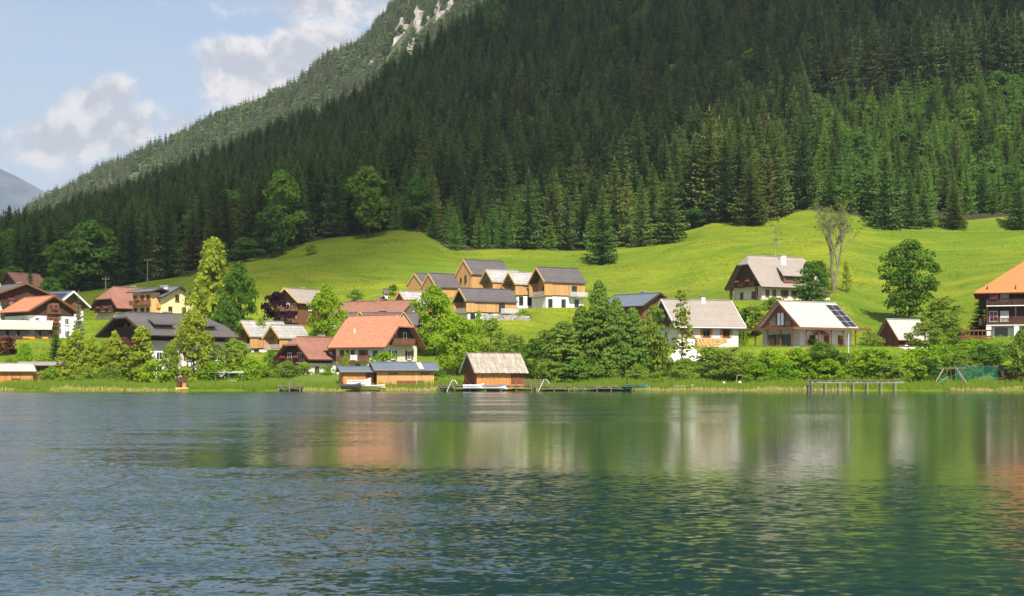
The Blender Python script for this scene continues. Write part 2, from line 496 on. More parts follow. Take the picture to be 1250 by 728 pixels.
g = t.mix(t.rng(bands, 0.48, 0.72, 0, 0.6), g, c4(0.300, 0.285, 0.026))
g = t.mix(t.rng(mid, 0.47, 0.70, 0, 0.75), g, c4(0.080, 0.150, 0.010))
g = t.mix(t.rng(fine, 0.42, 0.7, 0, 0.75), g, c4(0.050, 0.095, 0.008))
g = t.mix(t.rng(lines, 0.55, 0.95, 0, 0.38), g, c4(0.085, 0.140, 0.010))
fa = t.n('ShaderNodeAttribute', attribute_name='forest').outputs['Fac']
litter = t.mix(t.rng(mid, 0.4, 0.65), c4(0.030, 0.034, 0.016), c4(0.055, 0.045, 0.025))
fa2 = t.rng(t.math('ADD', fa, t.math('MULTIPLY', t.math('SUBTRACT', mid, 0.5), 1.2)), 0.3, 0.7)
g = t.mix(fa2, g, litter)
bmp = t.n('ShaderNodeBump', {'Strength': 0.9, 'Distance': 0.25, 'Height': t.math('ADD', fine, mid)})
b = t.n('ShaderNodeBsdfPrincipled', {'Base Color': g, 'Roughness': 0.95, 'Specular IOR Level': 0.15, 'Normal': bmp.outputs[0]})
t.n('ShaderNodeOutputMaterial', {'Surface': b.outputs[0]})
gm.materials.append(m)
hill = link('hillside', gm)
tag(hill, kind='structure')

# the far ridge behind the wooded hill
fr_px = np.linspace(-700, 1100, 130)
ridge = pchip([-700, -200, 0, 60, 112, 159, 233, 303, 360, 398, 440, 473, 520, 600, 700, 1100], [420, 365, 291, 246, 218, 199, 163, 138, 108, 82, 58, 18, -30, -90, -150, -200], fr_px)
frows = [(1250, 175, None), (1400, 105, None), (1550, 58, None), (1700, 18, None), (1800, 0, None), (1900, 12, None), (2300, 130, None)]
FY = np.linspace(1250, 2300, 60)
ftab = np.array([CAMH + (HY - (ridge + off)) * Y / F for Y, off, _ in frows])
FZ = pchip([r_[0] for r_ in frows], ftab, FY)
FX = FY[:, None] * ((fr_px - 625) / F)[None, :]
FZ = FZ + 5.0 * np.sin(FX * 0.031 + FY[:, None] * 0.012) * np.sin(FY[:, None] * 0.02 - FX * 0.017) + 3.0 * np.sin(FX * 0.085 + 2) * np.sin(FY[:, None] * 0.05)


def fz(px, Y):
    i = np.interp(px, fr_px, np.arange(len(fr_px))); j = np.interp(Y, FY, np.arange(len(FY)))
    i0 = int(min(i, len(fr_px) - 2)); j0 = int(min(j, len(FY) - 2)); a = i - i0; b_ = j - j0
    return float((FZ[j0, i0] * (1 - a) + FZ[j0, i0 + 1] * a) * (1 - b_) + (FZ[j0 + 1, i0] * (1 - a) + FZ[j0 + 1, i0 + 1] * a) * b_)


def ridge_y(px, py):
    ys = np.linspace(1270, 1800, 400)
    return float(min(ys, key=lambda Y: abs(HY - (fz(px, Y) - CAMH) * F / Y - py)))


fv = np.stack([FX, np.repeat(FY[:, None], len(fr_px), 1), FZ], -1).reshape(-1, 3)
nf = len(fr_px)
ff = [(j * nf + i, j * nf + i + 1, (j + 1) * nf + i + 1, (j + 1) * nf + i) for j in range(len(FY) - 1) for i in range(nf - 1)]
m = bpy.data.materials.new('hazed_ridge_ground'); m.use_nodes = True
t = NT(m.node_tree)
co = t.n('ShaderNodeTexCoord').outputs['Object']
n1 = t.noise(co, 0.03, 5.0, 0.6)
g = t.mix(t.rng(n1, 0.4, 0.65), c4(0.075, 0.10, 0.045), c4(0.15, 0.165, 0.085))  # ground tones lightened to hold distance haze and sunlight
b = t.n('ShaderNodeBsdfPrincipled', {'Base Color': g, 'Roughness': 1.0, 'Specular IOR Level': 0.1})
t.n('ShaderNodeOutputMaterial', {'Surface': b.outputs[0]})
tag(link('far_ridge', mesh_from('far_ridge', fv, ff, m, smooth=True)), kind='structure')

# a mountain range at the end of the valley
mp = np.linspace(-1500, 700, 160); MYs = np.linspace(9000, 15000, 46)
mv = []
mr = random.Random(3)
ph = [(mr.uniform(0.001, 0.02), mr.uniform(0, 6.28), mr.uniform(0.0005, 0.004)) for _ in range(14)]
for Y in MYs:
    for px in mp:
        crest = np.interp(px, [-1500, -700, -200, -60, 0, 30, 70, 130, 180, 240, 320, 450, 700], [330, 262, 228, 214, 210, 218, 238, 226, 220, 230, 242, 265, 330])
        k = 1 - abs((Y - 12000) / 3300) ** 1.15
        z = 3 + (HY - crest) * 12000 / F * max(k, -0.02)
        x = (px - 625) / F * Y
        z += sum(math.sin(x * w * 0.7 + Y * v * 0.8 + p0) * (0.2 / w) for w, p0, v in ph) * 0.9 * max(0.1, k) + 50 * (1 - abs(math.sin(x * 0.0021 + Y * 0.0011))) * max(0, k) + 22 * (1 - abs(math.sin(x * 0.0065 - Y * 0.003)))
        mv.append((x, Y, z))
nm = len(mp)
mf = [(j * nm + i, j * nm + i + 1, (j + 1) * nm + i + 1, (j + 1) * nm + i) for j in range(len(MYs) - 1) for i in range(nm - 1)]
m = bpy.data.materials.new('mountain_rock'); m.use_nodes = True
t = NT(m.node_tree)
co = t.n('ShaderNodeTexCoord').outputs['Object']
n1 = t.noise(t.mapv(co, scale=(1, 1, 0.6)), 0.0017, 7.0, 0.62)
g = t.mix(t.rng(n1, 0.44, 0.60), c4(0.015, 0.035, 0.045), c4(0.10, 0.10, 0.115))
b = t.n('ShaderNodeBsdfPrincipled', {'Base Color': g, 'Roughness': 1.0, 'Specular IOR Level': 0.1})
t.n('ShaderNodeOutputMaterial', {'Surface': b.outputs[0]})
tag(link('distant_mountains', mesh_from('distant_mountains', mv, mf, m, smooth=True)), kind='structure')

# lake bed / valley floor sheet and the lake
m = bpy.data.materials.new('lake_bed'); m.use_nodes = True
surf('valley_floor', (0.10, 0.13, 0.05), 1.0, 0.3, 0.02)
bed = MB().add([(-18000, -3000, -2.6), (18000, -3000, -2.6), (18000, 18000, -2.6), (-18000, 18000, -2.6)], [(0, 1, 2, 3)]).build('valley_floor', MATS['valley_floor'])
tag(bed, kind='structure')

m = bpy.data.materials.new('lake_water'); m.use_nodes = True
t = NT(m.node_tree)
co = t.n('ShaderNodeTexCoord').outputs['Object']
sp = t.n('ShaderNodeSeparateXYZ', {0: co})
X_, Y_ = sp.outputs[0], sp.outputs[1]
# wind: strips of ruffled and of slick water lying across the lake
drift = t.noise(t.mapv(co, scale=(0.35, 1.0, 1)), 0.035, 4.0, 0.55)
Yd = t.math('ADD', Y_, t.math('MULTIPLY', t.math('SUBTRACT', drift, 0.5), 34.0))
near = t.rng(Yd, 52, 38, 0.0, 1.0, smooth=True)                                      # ruffled water this side of 42 m
strips = t.noise(t.mapv(co, scale=(0.012, 0.105, 1)), 1.0, 3.0, 0.5)
midw = t.math('MULTIPLY', t.math('MULTIPLY', t.rng(Yd, 84, 98), t.rng(Y_, 218, 196)), t.rng(strips, 0.42, 0.52))
lft = t.rng(t.math('ADD', X_, t.math('MULTIPLY', t.math('SUBTRACT', drift, 0.5), 30.0)), 22.0, -14.0, 0.0, 1.0, smooth=True)
midw = t.math('MULTIPLY', midw, t.rng(lft, 0, 1, 0.10, 1.0))
lft2 = t.math('MULTIPLY', t.rng(t.math('ADD', X_, t.math('MULTIPLY', t.math('SUBTRACT', drift, 0.5), 20.0)), -6.0, -24.0), t.rng(Y_, 232, 200))
wind = t.math('MAXIMUM', t.math('MULTIPLY', near, t.rng(t.math('ADD', X_, t.math('MULTIPLY', t.math('SUBTRACT', drift, 0.5), 30.0)), 7.0, -9.0, 0.15, 1.0, smooth=True)), t.math('MAXIMUM', midw, t.math('MULTIPLY', lft2, 0.9)))
patch = t.noise(t.mapv(co, scale=(0.10, 0.42, 1)), 1.0, 3.0, 0.55)
wind = t.math('MULTIPLY', wind, t.rng(patch, 0.36, 0.60, 0.28, 1.0))
# slopes of the waves: two wave lengths, written straight as a surface normal
def slopes(scale, stretch, detail):
    nv = t.noise(t.mapv(co, rot=(0, 0, R(6)), scale=stretch), scale, detail, 0.5, 'Color')
    return t.vmath('SUBTRACT', nv, (0.5, 0.5, 0.5))
s1 = slopes(4.6, (0.75, 1, 1), 1.0)
s2 = slopes(13.0, (0.75, 1, 1), 1.0)
amp = t.rng(wind, 0.0, 1.0, 0.030, 1.1)
def scaled(v, f):
    nd = t.n('ShaderNodeVectorMath', {0: v, 'Scale': f}, operation='SCALE'); return nd.outputs[0]
sl = t.vmath('ADD', scaled(s1, amp), scaled(s2, t.math('MULTIPLY', amp, 0.55)))
sl = t.vmath('MULTIPLY', sl, (0.8, 1.0, 0.0))
lean = t.n('ShaderNodeCombineXYZ', {1: t.math('MULTIPLY', wind, -0.12)}).outputs[0]      # ruffled water tilted towards the viewer so it mirrors more sky
sl = t.vmath('ADD', sl, lean)
nrm = t.vmath('NORMALIZE', t.vmath('ADD', sl, (0, 0, 1)))
rough = t.rng(wind, 0.0, 1.0, 0.10, 0.13)
b = t.n('ShaderNodeBsdfPrincipled', {'Base Color': c4(0.006, 0.029, 0.032), 'Roughness': rough, 'IOR': 1.7, 'Specular IOR Level': 0.5, 'Normal': nrm})
t.n('ShaderNodeOutputMaterial', {'Surface': b.outputs[0]})
lake = MB().add([(-9000, -2500, 0), (9000, -2500, 0), (9000, 246, 0), (-9000, 246, 0)], [(0, 1, 2, 3)]).build('lake', m)
tag(lake, kind='structure')
# ------------------------------------------------------------------ tree kinds (unit height 1, scaled on placing)
def conifer(seed, width=0.17, levels=26, per=7, base=0.06, droop=0.28, gap=0.12, teeth=4, flat=1.0, ragged=0.25, tipwid=0.30):
    """needle crown of drooping boughs in whorls; returns triangle array (k,3,3)"""
    r = random.Random(seed)
    tris = []
    for i in range(levels):
        t_ = (i + r.uniform(-0.3, 0.3)) / levels
        z = base + (1 - base) * t_
        rad = width * (1 - t_) ** flat * (1 + r.uniform(-ragged, ragged)) + 0.008
        if t_ < 0.10: rad *= 0.75 + 2.0 * t_
        nb = max(4, int(per * (0.6 + 0.5 * (1 - t_))))
        a0 = r.uniform(0, 6.28)
        for k in range(nb):
            if r.random() < gap: continue
            a = a0 + 6.283 * k / nb + r.uniform(-0.35, 0.35)
            L = rad * r.uniform(0.72, 1.15)
            ca, sa = math.cos(a), math.sin(a)
            up = 0.25 - 0.75 * (1 - t_)
            pts = []
            for s in range(teeth + 1):
                q_ = s / teeth
                zz = z + L * (0.35 * q_ * (up + 0.35) - droop * 1.35 * q_ * (1 - t_ * 0.7) + 0.22 * q_ ** 3)
                pts.append(Vector((ca * L * q_, sa * L * q_, zz)))
            side = Vector((-sa, ca, 0))
            for s in range(teeth):
                q_ = (s + 0.5) / teeth
                w = L * tipwid * (1.15 - 0.75 * q_) * r.uniform(0.7, 1.3)
                back = Vector((ca, sa, 0)) * (L * 0.16)
                dn = Vector((0, 0, -w * r.uniform(0.45, 0.95)))
                for sgn in (-1, 1):
                    tip = pts[s] * 0.45 + pts[s + 1] * 0.55 + side * sgn * w + back * r.uniform(0.2, 1.0) + dn
                    tris.append((pts[s], pts[s + 1], tip))
                tris.append((pts[s], pts[s + 1], pts[s] * 0.5 + pts[s + 1] * 0.5 + back * r.uniform(-0.3, 0.6) + side * w * r.uniform(-0.4, 0.4) + Vector((0, 0, -w * r.uniform(0.9, 1.5)))))
    # leader
    for k in range(4):
        a = k * 1.57
        tris.append((Vector((0, 0, 1.02)), Vector((0.012 * math.cos(a), 0.012 * math.sin(a), 0.95)), Vector((0.012 * math.cos(a + 1.57), 0.012 * math.sin(a + 1.57), 0.95))))
    return np.array([[tuple(p) for p in tr] for tr in tris], dtype=np.float32)


def leaves(seed, clumps, per, leaf, shell=0.75, droop=0.0, flatten=1.0):
    """rhombic leaf sprays scattered over the shells of many clumps; clumps: (centre, radius)"""
    r = np.random.default_rng(seed)
    out = []
    for c, rad in clumps:
        n = max(6, int(per * r.uniform(0.7, 1.3)))
        d = r.normal(size=(n, 3)); d /= np.linalg.norm(d, axis=1)[:, None]
        d[:, 2] = np.where(d[:, 2] < -0.25, -d[:, 2] * 0.6, d[:, 2])
        rr = rad * (shell + (1.08 - shell) * r.random(n) ** 0.6)
        p = np.array(c)[None, :] + d * rr[:, None] * np.array([1, 1, flatten])[None, :]
        nrm = d * 0.7 + r.normal(size=(n, 3)) * 0.55 + np.array([0, 0, 0.35])
        nrm /= np.linalg.norm(nrm, axis=1)[:, None]
        a = np.cross(nrm, r.normal(size=(n, 3))); a /= np.linalg.norm(a, axis=1)[:, None]
        b = np.cross(nrm, a)
        if droop: b = b * (1 - droop) + np.array([0, 0, -1.0]) * droop; b /= np.linalg.norm(b, axis=1)[:, None]
        s = (leaf * r.uniform(0.6, 1.4, n))[:, None]
        out.append(np.stack([p - a * s * 0.5, p - b * s * 0.75, p + a * s * 0.5, p + b * s * 0.75], 1))
    return np.concatenate(out).astype(np.float32)


def crown_clumps(seed, n, shape='round', rx=0.36, z0=0.18, size=0.11):
    r = random.Random(seed)
    out = []
    lobes = [(r.uniform(0, 6.28), r.uniform(0.35, 0.95), r.uniform(0.12, 0.3)) for _ in range(5)]
    while len(out) < n:
        zt = r.random()
        if shape == 'round': prof = math.sqrt(max(0, 1 - (2 * zt - 0.92) ** 2)) if zt < 0.96 else 0.2
        elif shape == 'cone': prof = (1 - zt) ** 0.8 * (0.55 + 0.6 * min(1, zt * 5))
        elif shape == 'tall': prof = math.sin(math.pi * min(1, zt * 0.93 + 0.07)) ** 0.6 * (1 - 0.35 * zt)
        else: prof = math.sqrt(max(0, 1 - zt ** 2)) * (0.75 + 0.25 * math.sin(3 * zt))
        a = r.uniform(0, 6.28)
        k = 1.0
        for la, lz, lw in lobes:
            da = abs((a - la + 3.14159) % 6.28318 - 3.14159)
            k += lw * math.exp(-(da / 0.6) ** 2 - ((zt - lz) / 0.22) ** 2) - 0.03
        q_ = r.random() ** 0.35
        rr = rx * prof * k * q_ * 0.92
        s = size * r.uniform(0.65, 1.3)
        out.append(((math.cos(a) * rr, math.sin(a) * rr, z0 + (1 - z0 - s * 0.7) * zt), s))
    return out


def trunk_mesh(seed, h=0.8, r0=0.018, limbs=6, z0=0.2, spread=0.28, mat='bark'):
    r = random.Random(seed)
    mb = MB()
    pts = [(0, 0, -0.03), (r.uniform(-.006, .006), r.uniform(-.006, .006), 0.06), (r.uniform(-.015, .015), r.uniform(-.015, .015), h * 0.5), (r.uniform(-.02, .02), r.uniform(-.02, .02), h)]
    mb.tube(pts, [r0 * 1.5, r0, r0 * 0.62, r0 * 0.12], 7)
    for k in range(limbs):
        a = r.uniform(0, 6.28) + k * 2.4
        z = z0 + (h - z0) * (k + r.random() * 0.6) / max(1, limbs)
        L = spread * r.uniform(0.6, 1.1) * (1.1 - z)
        p0 = Vector((0, 0, z)); p1 = p0 + Vector((math.cos(a) * L * 0.5, math.sin(a) * L * 0.5, L * 0.45)); p2 = p0 + Vector((math.cos(a) * L, math.sin(a) * L, L * 0.75))
        mb.tube([p0, p1, p2], [r0 * 0.5, r0 * 0.32, r0 * 0.08], 5)
    return mesh_from('trunk', mb.v, mb.f, MATS[mat], smooth=True)


KINDS = {}      # kind -> list of (trunk mesh, crown mesh)


def kind(name, entries): KINDS[name] = entries


def con_kind(name, mat, n, seed, trunk_r=0.0085, tmat='spruce_bark', **kw):
    ent = []
    for i in range(n):
        tr = conifer(seed + i, **kw)
        ent.append((trunk_mesh(seed + i, 0.97, trunk_r, 0, mat=tmat), quads_mesh('crown', tr, MATS[mat], 3)))
    kind(name, ent)


def leaf_kind(name, mat, n, seed, ncl=70, per=46, leaf=0.030, shape='round', rx=0.36, z0=0.16, size=0.105, tmat='bark', droop=0.0, r0=0.02, limbs=7, flatten=0.85, shell=0.72):
    ent = []
    for i in range(n):
        cl = crown_clumps(seed + i, ncl, shape, rx, z0, size)
        ent.append((trunk_mesh(seed + i, 0.78, r0, limbs, z0=max(0.12, z0), spread=rx * 0.95, mat=tmat), quads_mesh('crown', leaves(seed + i, cl, per, leaf, shell, droop, flatten), MATS[mat])))
    kind(name, ent)


con_kind('spruce', 'spruce_needles', 6, 100, width=0.195, levels=36, per=9, base=0.07, gap=0.09, flat=0.70)
con_kind('old_spruce', 'spruce_needles', 5, 130, trunk_r=0.011, tmat='grey_bark', width=0.165, levels=34, per=8, base=0.26, gap=0.30, flat=0.7, ragged=0.45)
con_kind('young_spruce', 'young_needles', 5, 160, width=0.22, levels=26, per=9, base=0.03, gap=0.06, droop=0.18, flat=0.8)
con_kind('meadow_spruce', 'sunlit_needles', 4, 190, width=0.215, levels=36, per=10, base=0.03, gap=0.08, teeth=5, tipwid=0.28, flat=0.85)
con_kind('lit_spruce', 'sunlit_needles', 4, 195, width=0.185, levels=36, per=9, base=0.04, gap=0.09, flat=0.72)
con_kind('blue_spruce', 'blue_needles', 1, 210, width=0.23, levels=26, per=10, base=0.04, gap=0.05, tipwid=0.34)
con_kind('far_spruce', 'hazed_needles', 4, 230, width=0.19, levels=15, per=7, base=0.06, gap=0.08, teeth=2, tipwid=0.45, flat=0.8)
leaf_kind('thin_larch', 'larch_leaf', 1, 220, ncl=95, per=18, leaf=0.024, shape='cone', rx=0.22, z0=0.10, size=0.05, flatten=0.5, limbs=18, r0=0.010)
leaf_kind('wood_tree', 'wood_leaf', 4, 300, ncl=75, per=42, leaf=0.036, rx=0.34)
leaf_kind('far_tree', 'hazed_leaf', 2, 320, ncl=30, per=24, leaf=0.075, rx=0.34)
leaf_kind('round_tree', 'broad_leaf', 3, 340, ncl=120, per=52, leaf=0.026, rx=0.40, z0=0.10, size=0.095)
leaf_kind('bright_tree', 'bright_leaf', 3, 360, ncl=110, per=46, leaf=0.030, rx=0.42, z0=0.10, size=0.095)
leaf_kind('lime_tree', 'lime_leaf', 2, 380, ncl=110, per=40, leaf=0.028, shape='cone', rx=0.33, z0=0.06, size=0.075)
leaf_kind('olive_tree', 'olive_leaf', 3, 400, ncl=85, per=40, leaf=0.032, rx=0.36, z0=0.08, size=0.085)
leaf_kind('birch', 'lime_leaf', 4, 420, ncl=100, per=40, leaf=0.032, shape='tall', rx=0.26, z0=0.06, size=0.07, tmat='pale_bark', droop=0.35, r0=0.011, limbs=9)
leaf_kind('willow', 'lime_leaf', 2, 440, ncl=150, per=38, leaf=0.028, shape='tall', rx=0.36, z0=0.01, size=0.085, droop=0.25)
leaf_kind('fir', 'fir_leaf', 3, 460, ncl=260, per=42, leaf=0.026, shape='cone', rx=0.40, z0=0.02, size=0.066, flatten=0.5, limbs=14)
leaf_kind('weeping', 'olive_leaf', 2, 480, ncl=80, per=40, leaf=0.030, shape='tall', rx=0.26, z0=0.10, size=0.08, droop=0.6, tmat='pale_bark', r0=0.012)
leaf_kind('purple_tree', 'purple_leaf', 1, 500, ncl=80, per=46, leaf=0.034, rx=0.42, z0=0.05, size=0.10)
leaf_kind('red_bush', 'red_leaf', 1, 510, ncl=40, per=46, leaf=0.05, shape='dome', rx=0.55, z0=0.08, size=0.16, limbs=5)
leaf_kind('bush', 'olive_leaf', 3, 520, ncl=40, per=44, leaf=0.050, shape='dome', rx=0.60, z0=0.05, size=0.17, limbs=5, r0=0.015)
leaf_kind('bright_bush', 'bright_leaf', 3, 540, ncl=40, per=44, leaf=0.050, shape='dome', rx=0.60, z0=0.05, size=0.17, limbs=5, r0=0.015)
leaf_kind('dark_bush', 'broad_leaf', 3, 560, ncl=40, per=46, leaf=0.048, shape='dome', rx=0.58, z0=0.05, size=0.17, limbs=5, r0=0.015)
leaf_kind('sparse_tree', 'olive_leaf', 1, 580, ncl=26, per=18, leaf=0.020, rx=0.30, z0=0.30, size=0.055, tmat='pale_bark', r0=0.014, limbs=16)
NATW = {}       # natural width / height of each kind
for k_, ent in KINDS.items():
    NATW[k_] = max((max(v.co.x for v in e[1].vertices) - min(v.co.x for v in e[1].vertices)) for e in ent[:1])


def plant(name, knd, loc, h, w=None, label=None, cat='tree', group=None, var=None, rz=None):
    """one tree or shrub: an Empty at its foot with trunk and crown"""
    ents = KINDS[knd]
    tm, cm = ents[rnd.randrange(len(ents)) if var is None else var % len(ents)]
    k = 1.0 if w is None else (w / h) / NATW[knd]
    root = link(name, None, None, loc, rnd.uniform(0, 6.28) if rz is None else rz)
    root.empty_display_size = 0.5
    root.scale = (h * k, h * k, h)
    link('trunk', tm, root)
    link('crown', cm, root)
    tag(root, label, cat, group)
    return root

# ------------------------------------------------------------------ the forest
def joined(tm, cm, name):
    me = bpy.data.meshes.new(name)
    nv = len(tm.vertices); nc = len(cm.vertices)
    a = np.empty(nv * 3, np.float32); tm.vertices.foreach_get('co', a)
    b = np.empty(nc * 3, np.float32); cm.vertices.foreach_get('co', b)
    V_ = np.concatenate([a.reshape(-1, 3), b.reshape(-1, 3)])
    Fs = [tuple(p.vertices) for p in tm.polygons] + [tuple(i + nv for i in p.vertices) for p in cm.polygons]
    me.from_pydata(V_.tolist(), [], Fs)
    me.materials.append(tm.materials[0]); me.materials.append(cm.materials[0])
    mi = np.zeros(len(Fs), np.int32); mi[len(tm.polygons):] = 1
    me.polygons.foreach_set('material_index', mi)
    me.update()
    return me


def scatter(name, protos, pts, sizes, widths, idx, rot):
    """one object that spreads tree meshes over points (far woods that read as one mass)"""
    c = bpy.data.collections.new(name + '_kinds')
    for i, (tm, cm) in enumerate(protos):
        o = bpy.data.objects.new('%s_%02d' % (name, i), joined(tm, cm, name))
        c.objects.link(o)
    me = bpy.data.meshes.new(name)
    me.vertices.add(len(pts)); me.vertices.foreach_set('co', np.asarray(pts, np.float32).reshape(-1))
    sc = np.stack([widths, widths, sizes], -1).astype(np.float32)
    a = me.attributes.new('tree_scale', 'FLOAT_VECTOR', 'POINT'); a.data.foreach_set('vector', sc.reshape(-1))
    a = me.attributes.new('tree_rot', 'FLOAT_VECTOR', 'POINT'); a.data.foreach_set('vector', np.stack([np.zeros(len(pts)), np.zeros(len(pts)), rot], -1).astype(np.float32).reshape(-1))
    a = me.attributes.new('tree_kind', 'INT', 'POINT'); a.data.foreach_set('value', np.asarray(idx, np.int32))
    o = link(name, me)
    ng = bpy.data.node_groups.new(name, 'GeometryNodeTree')
    ng.interface.new_socket('Geometry', in_out='INPUT', socket_type='NodeSocketGeometry')
    ng.interface.new_socket('Geometry', in_out='OUTPUT', socket_type='NodeSocketGeometry')
    gi = ng.nodes.new('NodeGroupInput'); go = ng.nodes.new('NodeGroupOutput')
    ci = ng.nodes.new('GeometryNodeCollectionInfo'); ci.inputs['Collection'].default_value = c
    ci.inputs['Separate Children'].default_value = True; ci.inputs['Reset Children'].default_value = True
    ip = ng.nodes.new('GeometryNodeInstanceOnPoints'); ip.inputs['Pick Instance'].default_value = True

    def attr(nm, dt):
        nd = ng.nodes.new('GeometryNodeInputNamedAttribute'); nd.data_type = dt; nd.inputs['Name'].default_value = nm
        return nd.outputs['Attribute']
    L = ng.links.new
    L(gi.outputs[0], ip.inputs['Points']); L(ci.outputs[0], ip.inputs['Instance'])
    L(attr('tree_kind', 'INT'), ip.inputs['Instance Index']); L(attr('tree_scale', 'FLOAT_VECTOR'), ip.inputs['Scale'])
    L(attr('tree_rot', 'FLOAT_VECTOR'), ip.inputs['Rotation']); L(ip.outputs[0], go.inputs[0])
    md = o.modifiers.new('scatter', 'NODES'); md.node_group = ng
    tag(o, kind='stuff')
    return o


# candidate spots on a jittered grid uphill of the meadow
fr = random.Random(21)
spots = []
y = 424.0
while y < 1060:
    step = 6.3 + (y - 424) / 636 * 2.9
    xmax = y * 0.46
    x = -xmax * 1.05
    while x < xmax:
        xx = x + fr.uniform(-0.45, 0.45) * step; yy = y + fr.uniform(-0.45, 0.45) * step
        px = 625 + F * xx / yy
        if yy > fedge(px) + fr.uniform(0, 2.5) and not (208 < px < 232 and yy < 475):
            spots.append((px, xx, yy))
        x += step
    y += step * 0.92


def patchy(x, y): return math.sin(x * 0.051 + 1.3) * math.sin(y * 0.043 + x * 0.017) + 0.5 * math.sin(x * 0.13 + y * 0.09)


forest = []
for px, x, y in spots:
    d = y - fedge(px)
    q_ = patchy(x, y); rr = fr.random()
    k = 'spruce'; h = fr.uniform(20, 35)
    if px > 985 and d < 150 - 0.1 * abs(px - 1130):          # young regrowth on the slope
        if rr < 0.74: k, h = 'young_spruce', fr.uniform(9, 20)
        elif rr < 0.84: k, h = 'wood_tree', fr.uniform(9, 16)
        elif rr < 0.95: k, h = 'lit_spruce', fr.uniform(15, 22)
        else: k, h = 'spruce', fr.uniform(18, 26)
        if d > 110: h *= 1.15
    elif px > 930 and d >= 130:
        k, h = ('old_spruce' if rr < 0.7 else 'spruce'), fr.uniform(30, 39)
    elif 470 < px < 830 and d < 40:
        if rr < 0.55: k, h = 'young_spruce', fr.uniform(8, 15) + d * 0.15
        elif rr < 0.70: k, h = 'lit_spruce', fr.uniform(18, 26)
        else: k, h = 'spruce', fr.uniform(18, 28)
    elif px > 830 and d < 70:
        k, h = ('lit_spruce' if rr < 0.6 else 'spruce'), fr.uniform(22, 33)
    elif px < 470:
        h = fr.uniform(19, 28)
        if q_ > 0.62 and d < 60 and rr < 0.75: k, h = 'wood_tree', fr.uniform(14, 21)
        elif rr < 0.04: k, h = 'wood_tree', fr.uniform(14, 20)
        elif rr < 0.16: k, h = 'lit_spruce', fr.uniform(16, 25)
    else:
        if rr < 0.25: k = 'old_spruce'
        elif rr < 0.28: k, h = 'wood_tree', fr.uniform(14, 22)
        elif rr < 0.42 and q_ > 0.2: k, h = 'lit_spruce', fr.uniform(18, 30)
        elif q_ < -0.75 and rr < 0.8: k, h = 'young_spruce', fr.uniform(10, 18)
    if d > 300: h *= 0.9
    forest.append([k, x, y, h, px, d])
# the 300 conifers and the broadleaved trees that show largest are things of their own
inview = [f for f in forest if -20 < f[4] < 1270]
inview.sort(key=lambda f: f[2] - 0.0 * f[3])
nc = nb = 0
single = set()
for f in inview:
    vis = f[5] < 34
    if f[0] == 'wood_tree':
        if nb < 60 and vis: single.add(id(f)); nb += 1
    elif nc < 290 and vis: single.add(id(f)); nc += 1
REGIONS = [(140, 'above the hotel'), (235, 'above the yellow house'), (330, 'above the larch'), (420, 'above the purple tree'), (490, 'at the top of the shaded meadow'), (600, 'in the hollow above the new chalets'), (715, 'above the end chalet'), (800, 'behind the lone meadow spruce'), (900, 'at the meadow corner'), (985, 'above the meadow chalet'), (1090, 'behind the bare tree'), (1180, 'above the round meadow tree'), (9999, 'above the guesthouse')]
FLAB = {
    'spruce': ('spruce_tree', 'dark spruce in the front rows of the forest %s', 'tree', 'dark spruces in the front rows of the forest'),
    'old_spruce': ('spruce_tree', 'tall bare-stemmed old spruce in the front forest rows %s', 'tree', 'old spruces in the front rows of the forest'),
    'lit_spruce': ('spruce_tree', 'sunlit olive green spruce in the forest edge %s', 'tree', 'olive spruces at the forest edge'),
    'young_spruce': ('young_spruce', 'short light green young spruce in the forest edge %s', 'tree', 'young spruces at the forest edge'),
    'wood_tree': ('broadleaf_tree', 'green broadleaf tree between forest edge conifers %s', 'tree', 'broadleaf trees in the forest edge'),
}
rest = []
for f in forest:
    if id(f) in single:
        nm, lb, ct, gp = FLAB[f[0]]
        rg = [n_ for e_, n_ in REGIONS if f[4] < e_][0]
        lb, gp = lb % rg, gp + ' ' + rg
        plant(nm, f[0], (f[1], f[2], gz(f[1], f[2]) - 0.3), f[3], None, lb, ct, gp)
    else: rest.append(f)
protos = []; first = {}
for k in ('spruce', 'old_spruce', 'young_spruce', 'lit_spruce', 'wood_tree'):
    first[k] = len(protos); protos += KINDS[k]
pts = [(f[1], f[2], gz(f[1], f[2]) - 0.3) for f in rest]
hs = np.array([f[3] for f in rest]); ws = hs * np.array([fr.uniform(0.85, 1.2) for _ in rest])
scatter('forest', protos, pts, hs, ws, [first[f[0]] + fr.randrange(len(KINDS[f[0]])) for f in rest], np.array([fr.uniform(0, 6.28) for _ in rest]))

